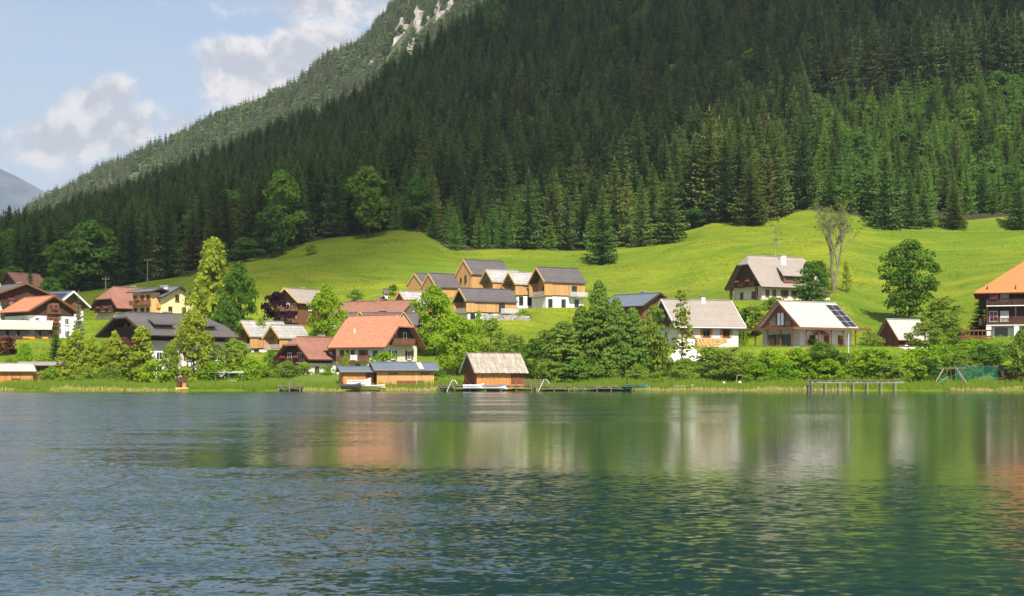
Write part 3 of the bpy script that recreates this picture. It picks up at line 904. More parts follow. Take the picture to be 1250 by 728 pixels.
# woods on the far ridge
pts, hs, idx = [], [], []
CRAGS = [(px_, py_, ridge_y(px_, py_) - 8, w_, h_, sd_, lb_) for px_, py_, w_, h_, sd_, lb_ in ((497, 36, 30, 40, 1, 'tall pale limestone crag near the top of the far ridge'), (522, 27, 38, 46, 2, 'broadest pale limestone crag on the far ridge'), (546, 13, 30, 34, 3, 'uppermost pale limestone crag on the far ridge'), (464, 74, 26, 20, 4, 'low pale rock among trees on the far ridge'), (508, 56, 26, 20, 5, 'small pale rock below the limestone crags'))]
fp = KINDS['far_spruce'] + KINDS['far_tree']
for _ in range(10500):
    Y = fr.uniform(1256, 1830); px = fr.uniform(-60, 640)
    x = (px - 625) / F * Y
    if math.sin(x * 0.02 + 1) * math.sin(Y * 0.016 + x * 0.008) > 0.93: continue
    if any(abs(px - c_[0]) < c_[3] * 0.42 and -28 < Y - c_[2] < 6 for c_ in CRAGS): continue
    pts.append((x, Y, fz(px, Y) - 0.4))
    broad = fr.random() < 0.16 + 0.2 * (math.sin(x * 0.013) > 0.6)
    idx.append(4 + fr.randrange(2) if broad else fr.randrange(4))
    hs.append(fr.uniform(9, 14) if broad else fr.uniform(11, 21))
hs = np.array(hs)
scatter('far_forest', fp, pts, hs, hs * 1.15, idx, np.array([fr.uniform(0, 6.28) for _ in hs]))

# ------------------------------------------------------------------ the cloud overhead whose shadow lies on the wood
def shadow_cover(x, y):
    px = 625 + F * x / y
    e = np.interp(px, [-600, 0, 200, 330, 420, 520, 640, 760, 860, 960, 1060, 1160, 1250, 1700], [385, 380, 372, 370, 384, 432, 520, 555, 590, 625, 650, 665, 665, 665])
    f = (y - e) / 30.0
    g = (1180 - y) / 60.0
    n_ = 0.8 * math.sin(x * 0.021 + y * 0.013) + 0.6 * math.sin(x * 0.047 - y * 0.039 + 1.0) + 0.35 * math.sin(x * 0.11 + y * 0.07)
    return min(f, g) + 0.45 * n_ 


CH = 2050.0
cxs = np.arange(-620, 760, 13.0); cys = np.arange(380, 1240, 13.0)
dens = np.array([[shadow_cover(x, y) for x in cxs] for y in cys])
gnd = np.array([[gz(x, max(y, 240)) for x in cxs] for y in cys])
cv, cf = [], []
vid = {}
off_ = (CH - gnd) / sd.z
for j in range(len(cys)):
    for i in range(len(cxs)):
        if dens[j, i] < -0.6: continue
        th = 6 + 26 * math.sqrt(max(0.0, min(dens[j, i] + 0.6, 4.0)))
        th *= 0.8 + 0.35 * math.sin(cxs[i] * 0.06 + cys[j] * 0.045) * math.sin(cys[j] * 0.07 - cxs[i] * 0.03)
        bx, by = cxs[i] + sd.x * off_[j, i], cys[j] + sd.y * off_[j, i]
        vid[(j, i)] = len(cv)
        cv.append((bx, by, CH - th * 0.15)); cv.append((bx, by, CH + th))
for j in range(len(cys) - 1):
    for i in range(len(cxs) - 1):
        ks = [(j, i), (j, i + 1), (j + 1, i + 1), (j + 1, i)]
        if all(k in vid for k in ks):
            a, b, c, d = [vid[k] for k in ks]
            cf.append((d, c, b, a)); cf.append((a + 1, b + 1, c + 1, d + 1))
            for (k0, k1, nb_) in ((0, 1, (-1, 0)), (1, 2, (0, 1)), (2, 3, (1, 0)), (3, 0, (0, -1))):
                o_ = [(q0 + nb_[0], q1 + nb_[1]) for q0, q1 in ks]
                if not all(k in vid for k in o_):
                    p_, r_ = vid[ks[k0]], vid[ks[k1]]
                    cf.append((p_, r_, r_ + 1, p_ + 1))
m = bpy.data.materials.new('cloud_vapour'); m.use_nodes = True
t = NT(m.node_tree)
d_ = t.n('ShaderNodeBsdfDiffuse', {'Color': c4(0.86, 0.86, 0.88)})
tr_ = t.n('ShaderNodeBsdfTranslucent', {'Color': c4(0.80, 0.80, 0.82)})
tp_ = t.n('ShaderNodeBsdfTransparent', {'Color': c4(1, 1, 1)})
mx = t.n('ShaderNodeMixShader', {0: 0.5, 1: d_.outputs[0], 2: tr_.outputs[0]})
mx2 = t.n('ShaderNodeMixShader', {0: 0.42, 1: tp_.outputs[0], 2: mx.outputs[0]})
t.n('ShaderNodeOutputMaterial', {'Surface': mx2.outputs[0]})
tag(link('sky_cloud', mesh_from('sky_cloud', cv, cf, m, smooth=True)), kind='structure')
# ------------------------------------------------------------------ building materials
surf('plaster', (0.78, 0.76, 0.70), 0.9, 0.12, 0.8, bump=0.1)
surf('cream_plaster', (0.74, 0.68, 0.52), 0.9, 0.15, 0.8, bump=0.1)
surf('yellow_plaster', (0.78, 0.66, 0.34), 0.9, 0.12, 0.8, bump=0.1)
surf('dark_wood', (0.085, 0.040, 0.024), 0.75, 0.35, 1.5, (3, 3, 0.25), 0.4, wave=('Z', 0.22))
surf('brown_wood', (0.19, 0.085, 0.040), 0.75, 0.35, 1.5, (3, 3, 0.25), 0.4)
surf('new_wood', (0.62, 0.36, 0.140), 0.65, 0.40, 1.2, (3, 3, 0.12), 0.2, dark=(0.44, 0.22, 0.075), objvar=0.2, wave=('X', 0.42), waveamp=0.32)
surf('new_wood_trim', (0.66, 0.42, 0.18), 0.65, 0.2, 1.2, (1, 1, 1), 0.1)
surf('old_wood', (0.56, 0.25, 0.075), 0.75, 0.40, 1.1, (3, 3, 0.12), 0.3, dark=(0.22, 0.10, 0.04))
surf('red_wood', (0.20, 0.068, 0.034), 0.8, 0.4, 1.3, (3, 3, 0.2), 0.3)
surf('grey_wood', (0.22, 0.18, 0.14), 0.85, 0.4, 1.3, (1, 1, 1), 0.3, objvar=0.4)
surf('weathered_board', (0.47, 0.41, 0.33), 0.9, 0.45, 1.2, (2.5, 0.6, 0.6), 0.4, dark=(0.30, 0.24, 0.18), objvar=0.75)
surf('red_tile', (0.42, 0.150, 0.078), 0.8, 0.5, 1.1, (1.6, 1.6, 0.35), 0.5, dark=(0.50, 0.24, 0.15), wave=('Z', 0.26), waveamp=0.18)
surf('orange_tile', (0.58, 0.180, 0.058), 0.75, 0.22, 0.7, (1, 1, 0.6), 0.5, dark=(0.46, 0.15, 0.06), wave=('Z', 0.28), waveamp=0.12)
surf('terracotta', (0.52, 0.19, 0.095), 0.8, 0.25, 0.7, (1, 1, 0.6), 0.5, dark=(0.40, 0.15, 0.09), wave=('Z', 0.28), waveamp=0.15)
surf('brown_tile', (0.30, 0.140, 0.095), 0.85, 0.3, 0.9, (1, 1, 0.5), 0.5, wave=('Z', 0.26), waveamp=0.2)
surf('grey_tile', (0.315, 0.275, 0.235), 0.9, 0.3, 0.9, (1, 1, 0.5), 0.4, dark=(0.25, 0.20, 0.16), wave=('Z', 0.26), waveamp=0.2)
surf('pale_tile', (0.46, 0.43, 0.39), 0.9, 0.2, 0.9, (1, 1, 0.5), 0.4, wave=('Z', 0.30), waveamp=0.15)
surf('slate', (0.120, 0.105, 0.105), 0.7, 0.3, 1.0, (1, 1, 0.6), 0.4, wave=('Z', 0.28), waveamp=0.25)
surf('light_shingle', (0.42, 0.40, 0.37), 0.9, 0.4, 1.2, (1, 1, 0.5), 0.5, wave=('Z', 0.30), waveamp=0.35)
surf('metal_roof', (0.13, 0.155, 0.19), 0.45, 0.15, 0.6, (1, 1, 1), 0.1, wave=('X', 0.55), waveamp=0.1, spec=0.5)
surf('white_metal', (0.72, 0.71, 0.68), 0.5, 0.1, 1.0)
surf('white_trim', (0.80, 0.79, 0.76), 0.6, 0.1, 1.0)
surf('concrete', (0.42, 0.40, 0.37), 0.9, 0.3, 1.0, bump=0.3)
surf('stone', (0.46, 0.43, 0.38), 0.95, 0.4, 1.5, bump=0.5, objvar=0.5)
surf('limestone', (0.36, 0.325, 0.285), 0.95, 0.45, 0.12, (1, 1, 0.35), 0.8, dark=(0.15, 0.135, 0.115))
surf('steel', (0.30, 0.30, 0.30), 0.45, 0.15, 1.0, metal=0.5)
surf('cloth_white', (0.80, 0.79, 0.76), 0.85, 0.1, 1.0)
surf('cloth_beige', (0.55, 0.48, 0.36), 0.9, 0.15, 1.0)
surf('cloth_salmon', (0.72, 0.26, 0.16), 0.85, 0.1, 1.0)
surf('cloth_awning', (0.58, 0.49, 0.36), 0.85, 0.1, 1.0)
surf('banner', (0.75, 0.32, 0.02), 0.8, 0.1, 1.0)
surf('boat_white', (0.78, 0.77, 0.74), 0.35, 0.1, 1.0, spec=0.5)
surf('boat_teal', (0.05, 0.24, 0.20), 0.4, 0.1, 1.0, spec=0.5)
surf('dark_cover', (0.05, 0.05, 0.055), 0.7, 0.2, 1.0)  # dark covers and seats; also painted shade in openings
surf('curtain', (0.62, 0.66, 0.62), 0.9, 0.1, 1.0)
surf('white_post', (0.27, 0.245, 0.21), 0.7, 0.1, 1.0)
surf('yellow_plastic', (0.75, 0.48, 0.03), 0.5, 0.1, 1.0)
surf('pebble', (0.50, 0.45, 0.36), 0.95, 0.4, 3.0, bump=0.5)


def glassmat(name, c, rough=0.05):
    m = bpy.data.materials.new(name); m.use_nodes = True
    t = NT(m.node_tree)
    b = t.n('ShaderNodeBsdfPrincipled', {'Base Color': c4(*c), 'Roughness': rough, 'Specular IOR Level': 0.6})
    t.n('ShaderNodeOutputMaterial', {'Surface': b.outputs[0]})
    MATS[name] = m


glassmat('glass', (0.022, 0.026, 0.030))
glassmat('green_glass', (0.075, 0.115, 0.095))
glassmat('solar_cell', (0.020, 0.018, 0.032), 0.12)
m = bpy.data.materials.new('clear_glass'); m.use_nodes = True
t = NT(m.node_tree)
g1 = t.n('ShaderNodeBsdfPrincipled', {'Base Color': c4(0.55, 0.60, 0.62), 'Roughness': 0.1})
g2 = t.n('ShaderNodeBsdfTransparent')
t.n('ShaderNodeOutputMaterial', {'Surface': t.n('ShaderNodeMixShader', {0: 0.45, 1: g2.outputs[0], 2: g1.outputs[0]}).outputs[0]})
MATS['clear_glass'] = m
m = bpy.data.materials.new('green_net'); m.use_nodes = True
t = NT(m.node_tree)
co = t.n('ShaderNodeTexCoord').outputs['Object']
sx = t.n('ShaderNodeSeparateXYZ', {0: co})
gx = t.math('MULTIPLY', t.rng(t.math('ABSOLUTE', t.math('SUBTRACT', t.math('FRACT', t.math('MULTIPLY', sx.outputs[0], 5.0)), 0.5)), 0.08, 0.09), t.rng(t.math('ABSOLUTE', t.math('SUBTRACT', t.math('FRACT', t.math('MULTIPLY', sx.outputs[2], 5.0)), 0.5)), 0.13, 0.14))
g1 = t.n('ShaderNodeBsdfDiffuse', {'Color': c4(0.02, 0.16, 0.10)})
g2 = t.n('ShaderNodeBsdfTransparent')
t.n('ShaderNodeOutputMaterial', {'Surface': t.n('ShaderNodeMixShader', {0: t.math('MAXIMUM', gx, 0.0), 1: g1.outputs[0], 2: g2.outputs[0]}).outputs[0]})
MATS['green_net'] = m


class House:
    """local x runs along the ridge; faces: L = -x gable, R = +x gable, F = -y side, B = +y side"""
    def __init__(s, name, label, loc, rz, cat='house', group=None):
        s.root = link(name, None, None, loc, R(rz) - math.atan2(loc[0], loc[1]))   # rz is the turn as seen along the line of sight
        s.root.empty_display_size = 0.5
        tag(s.root, label, cat, group)

    def part(s, name, mb, mat, parent=None): return mb.build(name, MATS[mat], parent or s.root)

    def dims(s, L, W, He, Hr, cx=0.0, cy=0.0):
        s.L, s.W, s.He, s.Hr, s.cx, s.cy = L, W, He, Hr, cx, cy
        s.sl = (Hr - He) / (W / 2)

    def fb(s, face, u0, u1, v0, v1, d0, d1, mb=None):
        """box on a face; u to the viewer's right, v up, d outwards"""
        mb = mb or MB()
        hx, hy = s.L / 2, s.W / 2
        if face == 'F': mb.box(s.cx + u0, s.cx + u1, s.cy - hy - d1, s.cy - hy - d0, v0, v1)
        elif face == 'B': mb.box(s.cx - u0, s.cx - u1, s.cy + hy + d0, s.cy + hy + d1, v0, v1)
        elif face == 'L': mb.box(s.cx - hx - d1, s.cx - hx - d0, s.cy - u0, s.cy - u1, v0, v1)
        else: mb.box(s.cx + hx + d0, s.cx + hx + d1, s.cy + u0, s.cy + u1, v0, v1)
        return mb

    def walls(s, lower, upper=None, split=None, depth=3.0, hips=(0, 0), oe=0.9, og=0.9, x0=None, x1=None):
        hx, hy = s.L / 2, s.W / 2
        a, b = s.cx + (-hx if x0 is None else x0), s.cx + (hx if x1 is None else x1)
        top = s.He if split is None else split
        k = max(hips)
        ztop = s.Hr - 0.12 if k == 0 else s.Hr - k * (s.Hr - (s.He - oe * s.sl)) - 0.30
        def attic(mb, z0, e):
            if ztop <= s.He + 0.05:
                mb.box(a - e, b + e, s.cy - hy - e, s.cy + hy + e, z0, s.He - 0.02); return
            yt = max(0.0, (s.Hr - 0.12 - ztop) / s.sl)
            prof = [(s.cy - hy - e, z0), (s.cy + hy + e, z0), (s.cy + hy + e, s.He - 0.12), (s.cy + yt + 0.01, ztop), (s.cy - yt - 0.01, ztop), (s.cy - hy - e, s.He - 0.12)]
            mb.prism(prof, a - e, b + e)
        if upper:
            s.part('wall', MB().box(a, b, s.cy - hy, s.cy + hy, -depth, top), lower)
            mb = MB(); attic(mb, top, 0.05); s.part('upper_wall', mb, upper)
        else:
            mb = MB(); attic(mb, -depth, 0.0); s.part('wall', mb, lower)

    def roof(s, mat, oe=0.9, og=0.9, t_=0.28, hips=(0, 0), trim=None, name='roof', ogl=None, ogr=None, hs=1.15):
        x0, x1 = s.cx - s.L / 2 - (og if ogl is None else ogl), s.cx + s.L / 2 + (og if ogr is None else ogr)
        ye = s.W / 2 + oe; ze = s.He - oe * s.sl
        Hr = s.Hr + 0.18; ze += 0.18
        def hip(k):
            return k * ye, Hr - k * (Hr - ze), k * (Hr - ze) / max(0.2, s.sl * hs)
        y0, z0, d0 = hip(hips[0]); y1, z1, d1 = hip(hips[1])
        c = s.cy
        V_ = [(x0 + d0, c, Hr), (x1 - d1, c, Hr), (x1, c - y1, z1), (x1, c - ye, ze), (x0, c - ye, ze), (x0, c - y0, z0), (x1, c + y1, z1), (x1, c + ye, ze), (x0, c + ye, ze), (x0, c + y0, z0)]
        fr_ = [0]; bk = [1]
        idx = list(range(10))
        if hips[1] == 0: idx[2] = idx[6] = 1
        if hips[0] == 0: idx[5] = idx[9] = 0
        if hips[1] == 1: idx[2] = 3; idx[6] = 7
        if hips[0] == 1: idx[5] = 4; idx[9] = 8
        def clean(p):
            p = [idx[i] for i in p]; o = []
            for i in p:
                if not o or o[-1] != i: o.append(i)
            if o[0] == o[-1]: o.pop()
            return o
        polys = [clean([5, 4, 3, 2, 1, 0]), clean([0, 1, 6, 7, 8, 9])]
        if hips[1] > 0: polys.append(clean([1, 2, 6]))
        if hips[0] > 0: polys.append(clean([0, 9, 5]))
        used = sorted({i for p in polys for i in p}); rm = {i: n_ for n_, i in enumerate(used)}
        rf = s.part(name, MB().slab([V_[i] for i in used], [[rm[i] for i in p] for p in polys], t_), mat)
        rf['px_'] = 0; del rf['px_']
        cap = MB().beam((x0 + d0, c, Hr + 0.05), (x1 - d1, c, Hr + 0.05), 0.35, 0.14)
        s.part('ridge_cap', cap, mat, rf)
        if trim:
            for (xx, yk, zk, sg) in ((x0, y0, z0, -1), (x1, y1, z1, 1)):
                mb = MB()
                for q_ in (-1, 1):
                    if (hips[0] if sg < 0 else hips[1]) < 1:
                        mb.beam((xx + sg * 0.04, c + q_ * ye, ze - t_ / 2 + 0.03), (xx + sg * 0.04, c + q_ * max(yk, 0.02), zk - t_ / 2 + 0.03), 0.10, t_ + 0.12)
                if mb.v: s.part('bargeboard', mb, trim, rf)
            for q_ in (-1, 1):
                s.part('gutter', MB().beam((x0, c + q_ * (ye + 0.06), ze - t_ / 2), (x1, c + q_ * (ye + 0.06), ze - t_ / 2), 0.12, 0.16), trim, rf)
        return rf

    def window(s, face, u, v, w=1.1, h=1.3, frame='white_trim', shutters=None, glass='glass', bars=1, out=0.0):
        mb = MB(); e = 0.10
        for (a, b, c_, d) in ((-w/2, w/2, 0, e), (-w/2, w/2, h - e, h), (-w/2, -w/2 + e, e, h - e), (w/2 - e, w/2, e, h - e)):
            s.fb(face, u + a, u + b, v + c_, v + d, out - 0.02, out + 0.10, mb)
        for k in range(bars):
            uu = u - w/2 + w * (k + 1) / (bars + 1)
            s.fb(face, uu - 0.035, uu + 0.035, v + e, v + h - e, out - 0.02, out + 0.08, mb)
        wn = s.part('window', mb, frame)
        s.part('pane', s.fb(face, u - w/2 + 0.03, u + w/2 - 0.03, v + 0.03, v + h - 0.03, out - 0.03, out + 0.03), glass, wn)
        s.part('sill', s.fb(face, u - w/2 - 0.1, u + w/2 + 0.1, v - 0.09, v - 0.005, out - 0.02, out + 0.2), frame, wn)
        if shutters:
            for sg in (-1, 1):
                s.part('shutter', s.fb(face, u + sg * (w/2 + 0.28) - 0.26, u + sg * (w/2 + 0.28) + 0.26, v - 0.03, v + h + 0.03, out - 0.01, out + 0.09), shutters, wn)
        return wn

    def door(s, face, u, v, w=1.0, h=2.05, mat='brown_wood', out=0.0):
        d = s.part('door', s.fb(face, u - w/2, u + w/2, v, v + h, out - 0.02, out + 0.08), mat)
        s.part('handle', s.fb(face, u + w/2 - 0.18, u + w/2 - 0.10, v + 0.95, v + 1.1, out + 0.08, out + 0.14), 'steel', d)

    def balcony(s, face, u0, u1, v, depth=1.2, mat='brown_wood', rail=1.0, flowers=0, slats=True, out=0.0):
        b = s.part('balcony', s.fb(face, u0, u1, v - 0.18, v, out - 0.02, out + depth), mat)
        mb = MB()
        d = out + depth
        s.fb(face, u0, u1, v + rail - 0.1, v + rail, d - 0.10, d, mb)
        s.fb(face, u0, u1, v + 0.08, v + 0.18, d - 0.08, d - 0.02, mb)
        n_ = max(2, int((u1 - u0) / 0.22))
        for k in range(n_ + 1):
            uu = u0 + 0.06 + (u1 - u0 - 0.12) * k / n_
            s.fb(face, uu - 0.075, uu + 0.075, v + 0.18, v + rail - 0.1, d - 0.07, d - 0.03, mb)
        for uu in (u0, u1 - 0.08):
            s.fb(face, uu, uu + 0.08, v, v + rail, out + 0.0, d - 0.10, mb)
        s.part('railing', mb, mat, b)
        for k in range(flowers):
            uu = u0 + (u1 - u0) * (k + 0.5) / flowers
            s.part('flower_box', s.fb(face, uu - 0.7, uu + 0.7, v + rail - 0.22, v + rail + 0.02, d, d + 0.24), 'dark_wood', b)
            lc = [((0, 0, 0), 0.28)]
            mm = bpy.data.meshes.get('window_flowers') or quads_mesh('window_flowers', leaves(9, [((x_, 0, 0.1 * math.sin(x_ * 9)), 0.22) for x_ in (-.5, -.25, 0, .25, .5)], 40, 0.12), MATS['flower_leaf'])
            tmp = s.fb(face, uu - 0.01, uu + 0.01, v + rail + 0.08, v + rail + 0.10, d + 0.12, d + 0.14)
            o = link('flowers', mm, b); o.location = sum(tmp.v, Vector()) / len(tmp.v)
            if face in 'LR': o.rotation_euler = (0, 0, R(90))
        return b

    def chimney(s, x, y, w=0.8, h=1.3, mat='plaster', d=None, cap='concrete'):
        zr = s.Hr - abs(y - s.cy) * s.sl
        d = d or w
        c_ = s.part('chimney', MB().box(x - w/2, x + w/2, y - d/2, y + d/2, zr - 0.8, zr + h), mat)
        s.part('chimney_cap', MB().box(x - w/2 - 0.12, x + w/2 + 0.12, y - d/2 - 0.12, y + d/2 + 0.12, zr + h + 0.002, zr + h + 0.14), cap, c_)

    def boards(s, face, u0, u1, v0, v1, mat, w=0.24, gable=False, out=0.0, proud=0.05):
        """upright boards nailed over the wall, each with its own edge and depth"""
        mb = MB(); n_ = max(1, int(round((u1 - u0) / w))); ww = (u1 - u0) / n_
        for k in range(n_):
            a, b = u0 + k * ww + 0.012, u0 + (k + 1) * ww - 0.012
            top = v1
            if gable: top = min(s.Hr - 0.2 - max(abs(a), abs(b)) * s.sl, 99)
            d = out + proud * rnd.uniform(0.5, 1.1)
            if top > v0 + 0.05: s.fb(face, a, b, v0 + rnd.uniform(0, 0.03), top, out - 0.02, d, mb)
        o = s.part('boarding', mb, mat); tag(o, kind='stuff')
        return o

    def post(s, x, y, z0, z1, mat='brown_wood', w=0.22, name='post'):
        return s.part(name, MB().box(x - w/2, x + w/2, y - w/2, y + w/2, z0, z1), mat)


def plot(key):
    px, pyb, Y, _, _ = PLOTS[key]
    return at(px, pyb, Y)


# ------------------------------------------------------------------ hotel at the edge of the village
p = plot('hotel')
h = House('hotel', 'white and brown chalet hotel with terracotta gable roof and cream terrace awning', p, -62, 'hotel')
h.dims(11.5, 10.4, 6.3, 9.3)
h.walls('plaster', 'dark_wood', 5.0)
h.roof('terracotta', 1.0, 1.1, trim='brown_wood')
h.part('gable_bay', h.fb('R', -1.35, 1.35, 0.4, 7.8, 0.0, 0.55), 'brown_wood')
for k, (v, n_) in enumerate(((2.7, 2), (5.6, 2))):
    for i in range(n_): h.window('R', -0.62 + 1.24 * i, v + 0.55, 0.85, 1.25, 'brown_wood', None, out=0.55)
    h.balcony('R', -1.5, 1.5, v, 0.5, 'brown_wood', 0.75, 1, out=0.56)
for v in (0.3, 3.1): h.window('R', -3.6, v, 1.0, 1.5, 'white_trim'); h.window('R', 3.5, v, 1.0, 1.5, 'white_trim')
for u in (-3.8, -0.6, 2.6): h.window('F', u, 2.9, 1.1, 1.4, 'white_trim')
w2 = House('hotel_wing', 'long balconied hotel wing with flat dark roofs behind the terracotta gable', at(12, 402, 331), -62, 'hotel')
w2.dims(13, 12, 8.0, 10.2)
w2.walls('plaster', 'dark_wood', 6.2)
w2.roof('slate', 1.2, 1.2, trim='brown_wood')
for v in (2.6, 5.4):
    w2.balcony('R', -5.8, 5.8, v, 1.2, 'dark_wood', 1.0, 3)
    for u in (-4.4, -1.6, 1.4, 4.2): w2.window('R', u, v + 0.1, 1.6, 2.0, 'brown_wood')
for v in (0.3, 3.0, 5.8):
    for u in (-4.0, 0.0, 4.0): w2.window('F', u, v, 1.3, 1.4, 'white_trim')
w2.chimney(2, 1.5, 1.1, 1.0); w2.chimney(-3, -1.5, 1.0, 0.9)
w3 = House('hotel_annexe', 'brown boarded annexe with a blue-grey metal roof beside the terracotta gable', at(66, 402, 336), -50, 'building')
w3.dims(11, 8.0, 5.8, 8.6)
w3.walls('plaster', 'brown_wood', 4.4)
w3.roof('metal_roof', 1.1, 1.3, trim='white_trim')
w3.boards('R', -3.9, 3.9, 4.6, 9, 'brown_wood', 0.5, True, 0.05)
for u in (-2.3, 0.2, 2.4): w3.window('R', u, 2.0, 1.1, 1.4)
for k in range(6):
    x_ = -4.6 + k * 1.7; 
    pm = MB().slab([(x_, -3.9, 5.87 + .35), (x_ + 1.6, -3.9, 5.87 + .35), (x_ + 1.6, -0.8, 8.04 + .35), (x_, -0.8, 8.04 + .35)], [(0, 1, 2, 3)], 0.08)
    w3.part('solar_panel', pm, 'solar_cell')
# terrace with awning, in front of the hotel
tp = at(28, 414, 309)
tr = House('hotel_terrace', 'covered hotel terrace with a cream awning and orange lettering banners', tp, -4, 'terrace')
tr.dims(11.5, 5.0, 3.0, 3.6)
tr.part('floor', MB().box(-6.2, 6.2, -2.8, 2.4, -3.0, 0.0), 'concrete')
tr.part('back_wall', MB().box(-6.0, 6.0, 1.6, 1.9, 0.0, 3.4), 'dark_wood')
for k in range(6): tr.post(-5.6 + 2.24 * k, -2.4, 0.0, 2.7, 'brown_wood', 0.16)
tr.part('awning', MB().slab([(-6.2, -3.3, 2.35), (6.2, -3.3, 2.35), (6.2, 1.5, 4.1), (-6.2, 1.5, 4.1)], [(0, 1, 2, 3)], 0.06), 'cloth_awning')
tr.part('valance', MB().box(-6.2, 6.2, -3.36, -3.31, 1.95, 2.35), 'cloth_awning')
tr.part('parapet', MB().box(-6.3, 6.3, -3.0, -2.82, -1.0, 0.65), 'dark_wood')
for k, (x0_, x1_, z0_) in enumerate(((0.2, 2.6, 0.10), (1.6, 3.2, -0.25), (2.6, 4.0, -0.6), (4.2, 5.4, 0.08))):
    tr.part('banner', MB().box(x0_, x1_, -3.06, -3.01, z0_ - 0.0, z0_ + 0.30), 'banner')
for k in range(5): tr.part('window', MB().box(-5.2 + k * 2.2, -3.6 + k * 2.2, 1.5, 1.57, 0.4, 2.3), 'glass')
# red-roofed house up the slope
h = House('house', 'small dark house with a red roof among trees above the hotel', plot('red_house'), 38, 'house')
h.dims(9, 7.5, 4.0, 7.2); h.walls('cream_plaster', 'dark_wood', 2.5); h.roof('brown_tile', 0.9, 0.9, trim='dark_wood')
for u in (-2.2, 0.6): h.window('F', u, 0.9); h.window('L', u, 0.9)
# shed and small boathouse on the shore
h = House('boathouse', 'low brown boathouse with a pale shingle roof among the shore reeds', at(12, 466, 252), 10, 'boathouse')
h.dims(7.0, 4.6, 1.9, 3.0, 0, 0); h.walls('old_wood'); h.roof('pale_tile', 0.5, 0.5, 0.16, trim='grey_wood')
h.boards('F', -3.5, 3.5, 0.05, 1.9, 'old_wood', 0.3); h.window('F', 0.6, 0.5, 1.5, 0.9, 'brown_wood')
h.part('side_annexe', MB().box(3.52, 5.4, -1.2, 1.2, -2, 1.5), 'new_wood')
h.part('annexe_roof', MB().slab([(3.4, -1.5, 1.55), (5.7, -1.5, 1.45), (5.7, 1.5, 1.45), (3.4, 1.5, 1.55)], [(0, 1, 2, 3)], 0.1), 'pale_tile')
h = House('shed', 'low dark shed with a flat grey roof behind the shore boathouse', at(52, 459, 262), 4, 'shed')
h.dims(7.5, 4.0, 1.9, 2.35); h.walls('dark_wood'); h.roof('grey_tile', 0.7, 0.6, 0.16, trim='dark_wood'); h.door('F', -2.4, 0, 1.2, 1.7)
h.boards('F', -1.5, 3.7, 0.1, 1.8, 'brown_wood', 0.35); h.window('F', 1.4, 0.8, 1.0, 0.7, 'brown_wood')
# brown-roofed house and yellow house behind
h = House('house', 'house under a broad hipped red-brown tile roof behind the dark-roofed chalet', plot('brown_house'), 33, 'house')
h.dims(11, 9.5, 3.6, 8.0); h.walls('cream_plaster', 'dark_wood', 1.9, hips=(0.55, 0)); h.roof('brown_tile', 1.1, 1.1, hips=(0.55, 0.0), trim='dark_wood')
h.balcony('L', -3.6, 3.6, 2.0, 1.2, 'dark_wood', 0.9, 2); h.window('L', -1.6, 2.2, 1.1, 1.3); h.window('L', 1.6, 2.2, 1.1, 1.3); h.window('F', -2, 0.6); h.window('F', 2.5, 0.6)
h.chimney(2.2, 0.6, 0.9, 1.0)
h = House('house', 'yellow plastered house with a stepped black roof and wooden balcony', plot('yellow_house'), -52, 'house')
h.dims(9, 8.6, 4.8, 7.0); h.walls('yellow_plaster'); h.roof('metal_roof', 0.8, 0.9, 0.22, trim='dark_wood')
for u, v in ((-2.4, 0.9), (1.6, 0.9), (-0.4, 3.7), (2.4, 3.2)): h.window('R', u, v, 1.1, 1.5, 'brown_wood')
h.window('F', -2.6, 2.4, 1.4, 1.6, 'brown_wood'); h.window('F', 1.6, 2.4, 1.4, 1.6, 'brown_wood')
h.balcony('F', -3.8, 3.6, 2.2, 1.1, 'new_wood', 0.9, 0)
h.dims(8, 4.2, 5.8, 6.4, -0.5, -4.6); h.part('side_wing', MB().box(-4.0, 3.2, -6.6, -4.31, -3, 5.6), 'new_wood_trim')
h.roof('metal_roof', 0.6, 0.7, 0.2, trim='dark_wood', name='wing_roof')
for u in (-2.4, 0.2, 2.4):
    h.window('F', u + 0.1, 3.4, 1.2, 1.6, 'brown_wood', out=-0.02); h.window('F', u + 0.1, 0.6, 1.2, 1.5, 'brown_wood', out=-0.02)
h.balcony('F', -3.4, 3.4, 2.9, 1.0, 'brown_wood', 0.9, 1)
h.dims(9, 8.6, 4.8, 7.0); h.chimney(-1.5, 0.5, 1.2, 0.8); h.chimney(1.0, -1.0, 0.8, 0.7)
# the big dark-roofed chalet behind the shore birches
h = House('chalet', 'large three-storey chalet with a broad dark grey roof behind yellow-green birches', plot('chalet5'), 36, 'house')
h.dims(17.5, 12.5, 8.8, 12.2)
h.walls('plaster', 'dark_wood', 7.0, hips=(0.22, 0.5), oe=1.8)
rf = h.roof('slate', 1.8, 1.9, 0.3, hips=(0.22, 0.5), trim='dark_wood')
for v in (0.2, 2.9, 5.6):
    h.balcony('L', -6.0, 6.0, v, 1.5, 'dark_wood', 1.0, 3)
    for u in (-4.2, -1.4, 1.4, 4.2): h.window('L', u, v + 0.1, 1.3, 2.0, 'brown_wood')
h.window('L', -1.0, 9.4, 1.0, 1.2, 'brown_wood'); h.window('L', 1.0, 9.4, 1.0, 1.2, 'brown_wood')
h.part('gable_boarding', h.fb('L', -6.2, 6.2, 5.45, 7.6, 0.06, 0.12), 'dark_wood')
for v in (0.8, 3.4):
    for u in (-6.5, -3.2, 0.2, 3.4, 6.8): h.window('F', u, v, 1.3, 1.5, 'white_trim', 'brown_wood' if u > 0 else None)
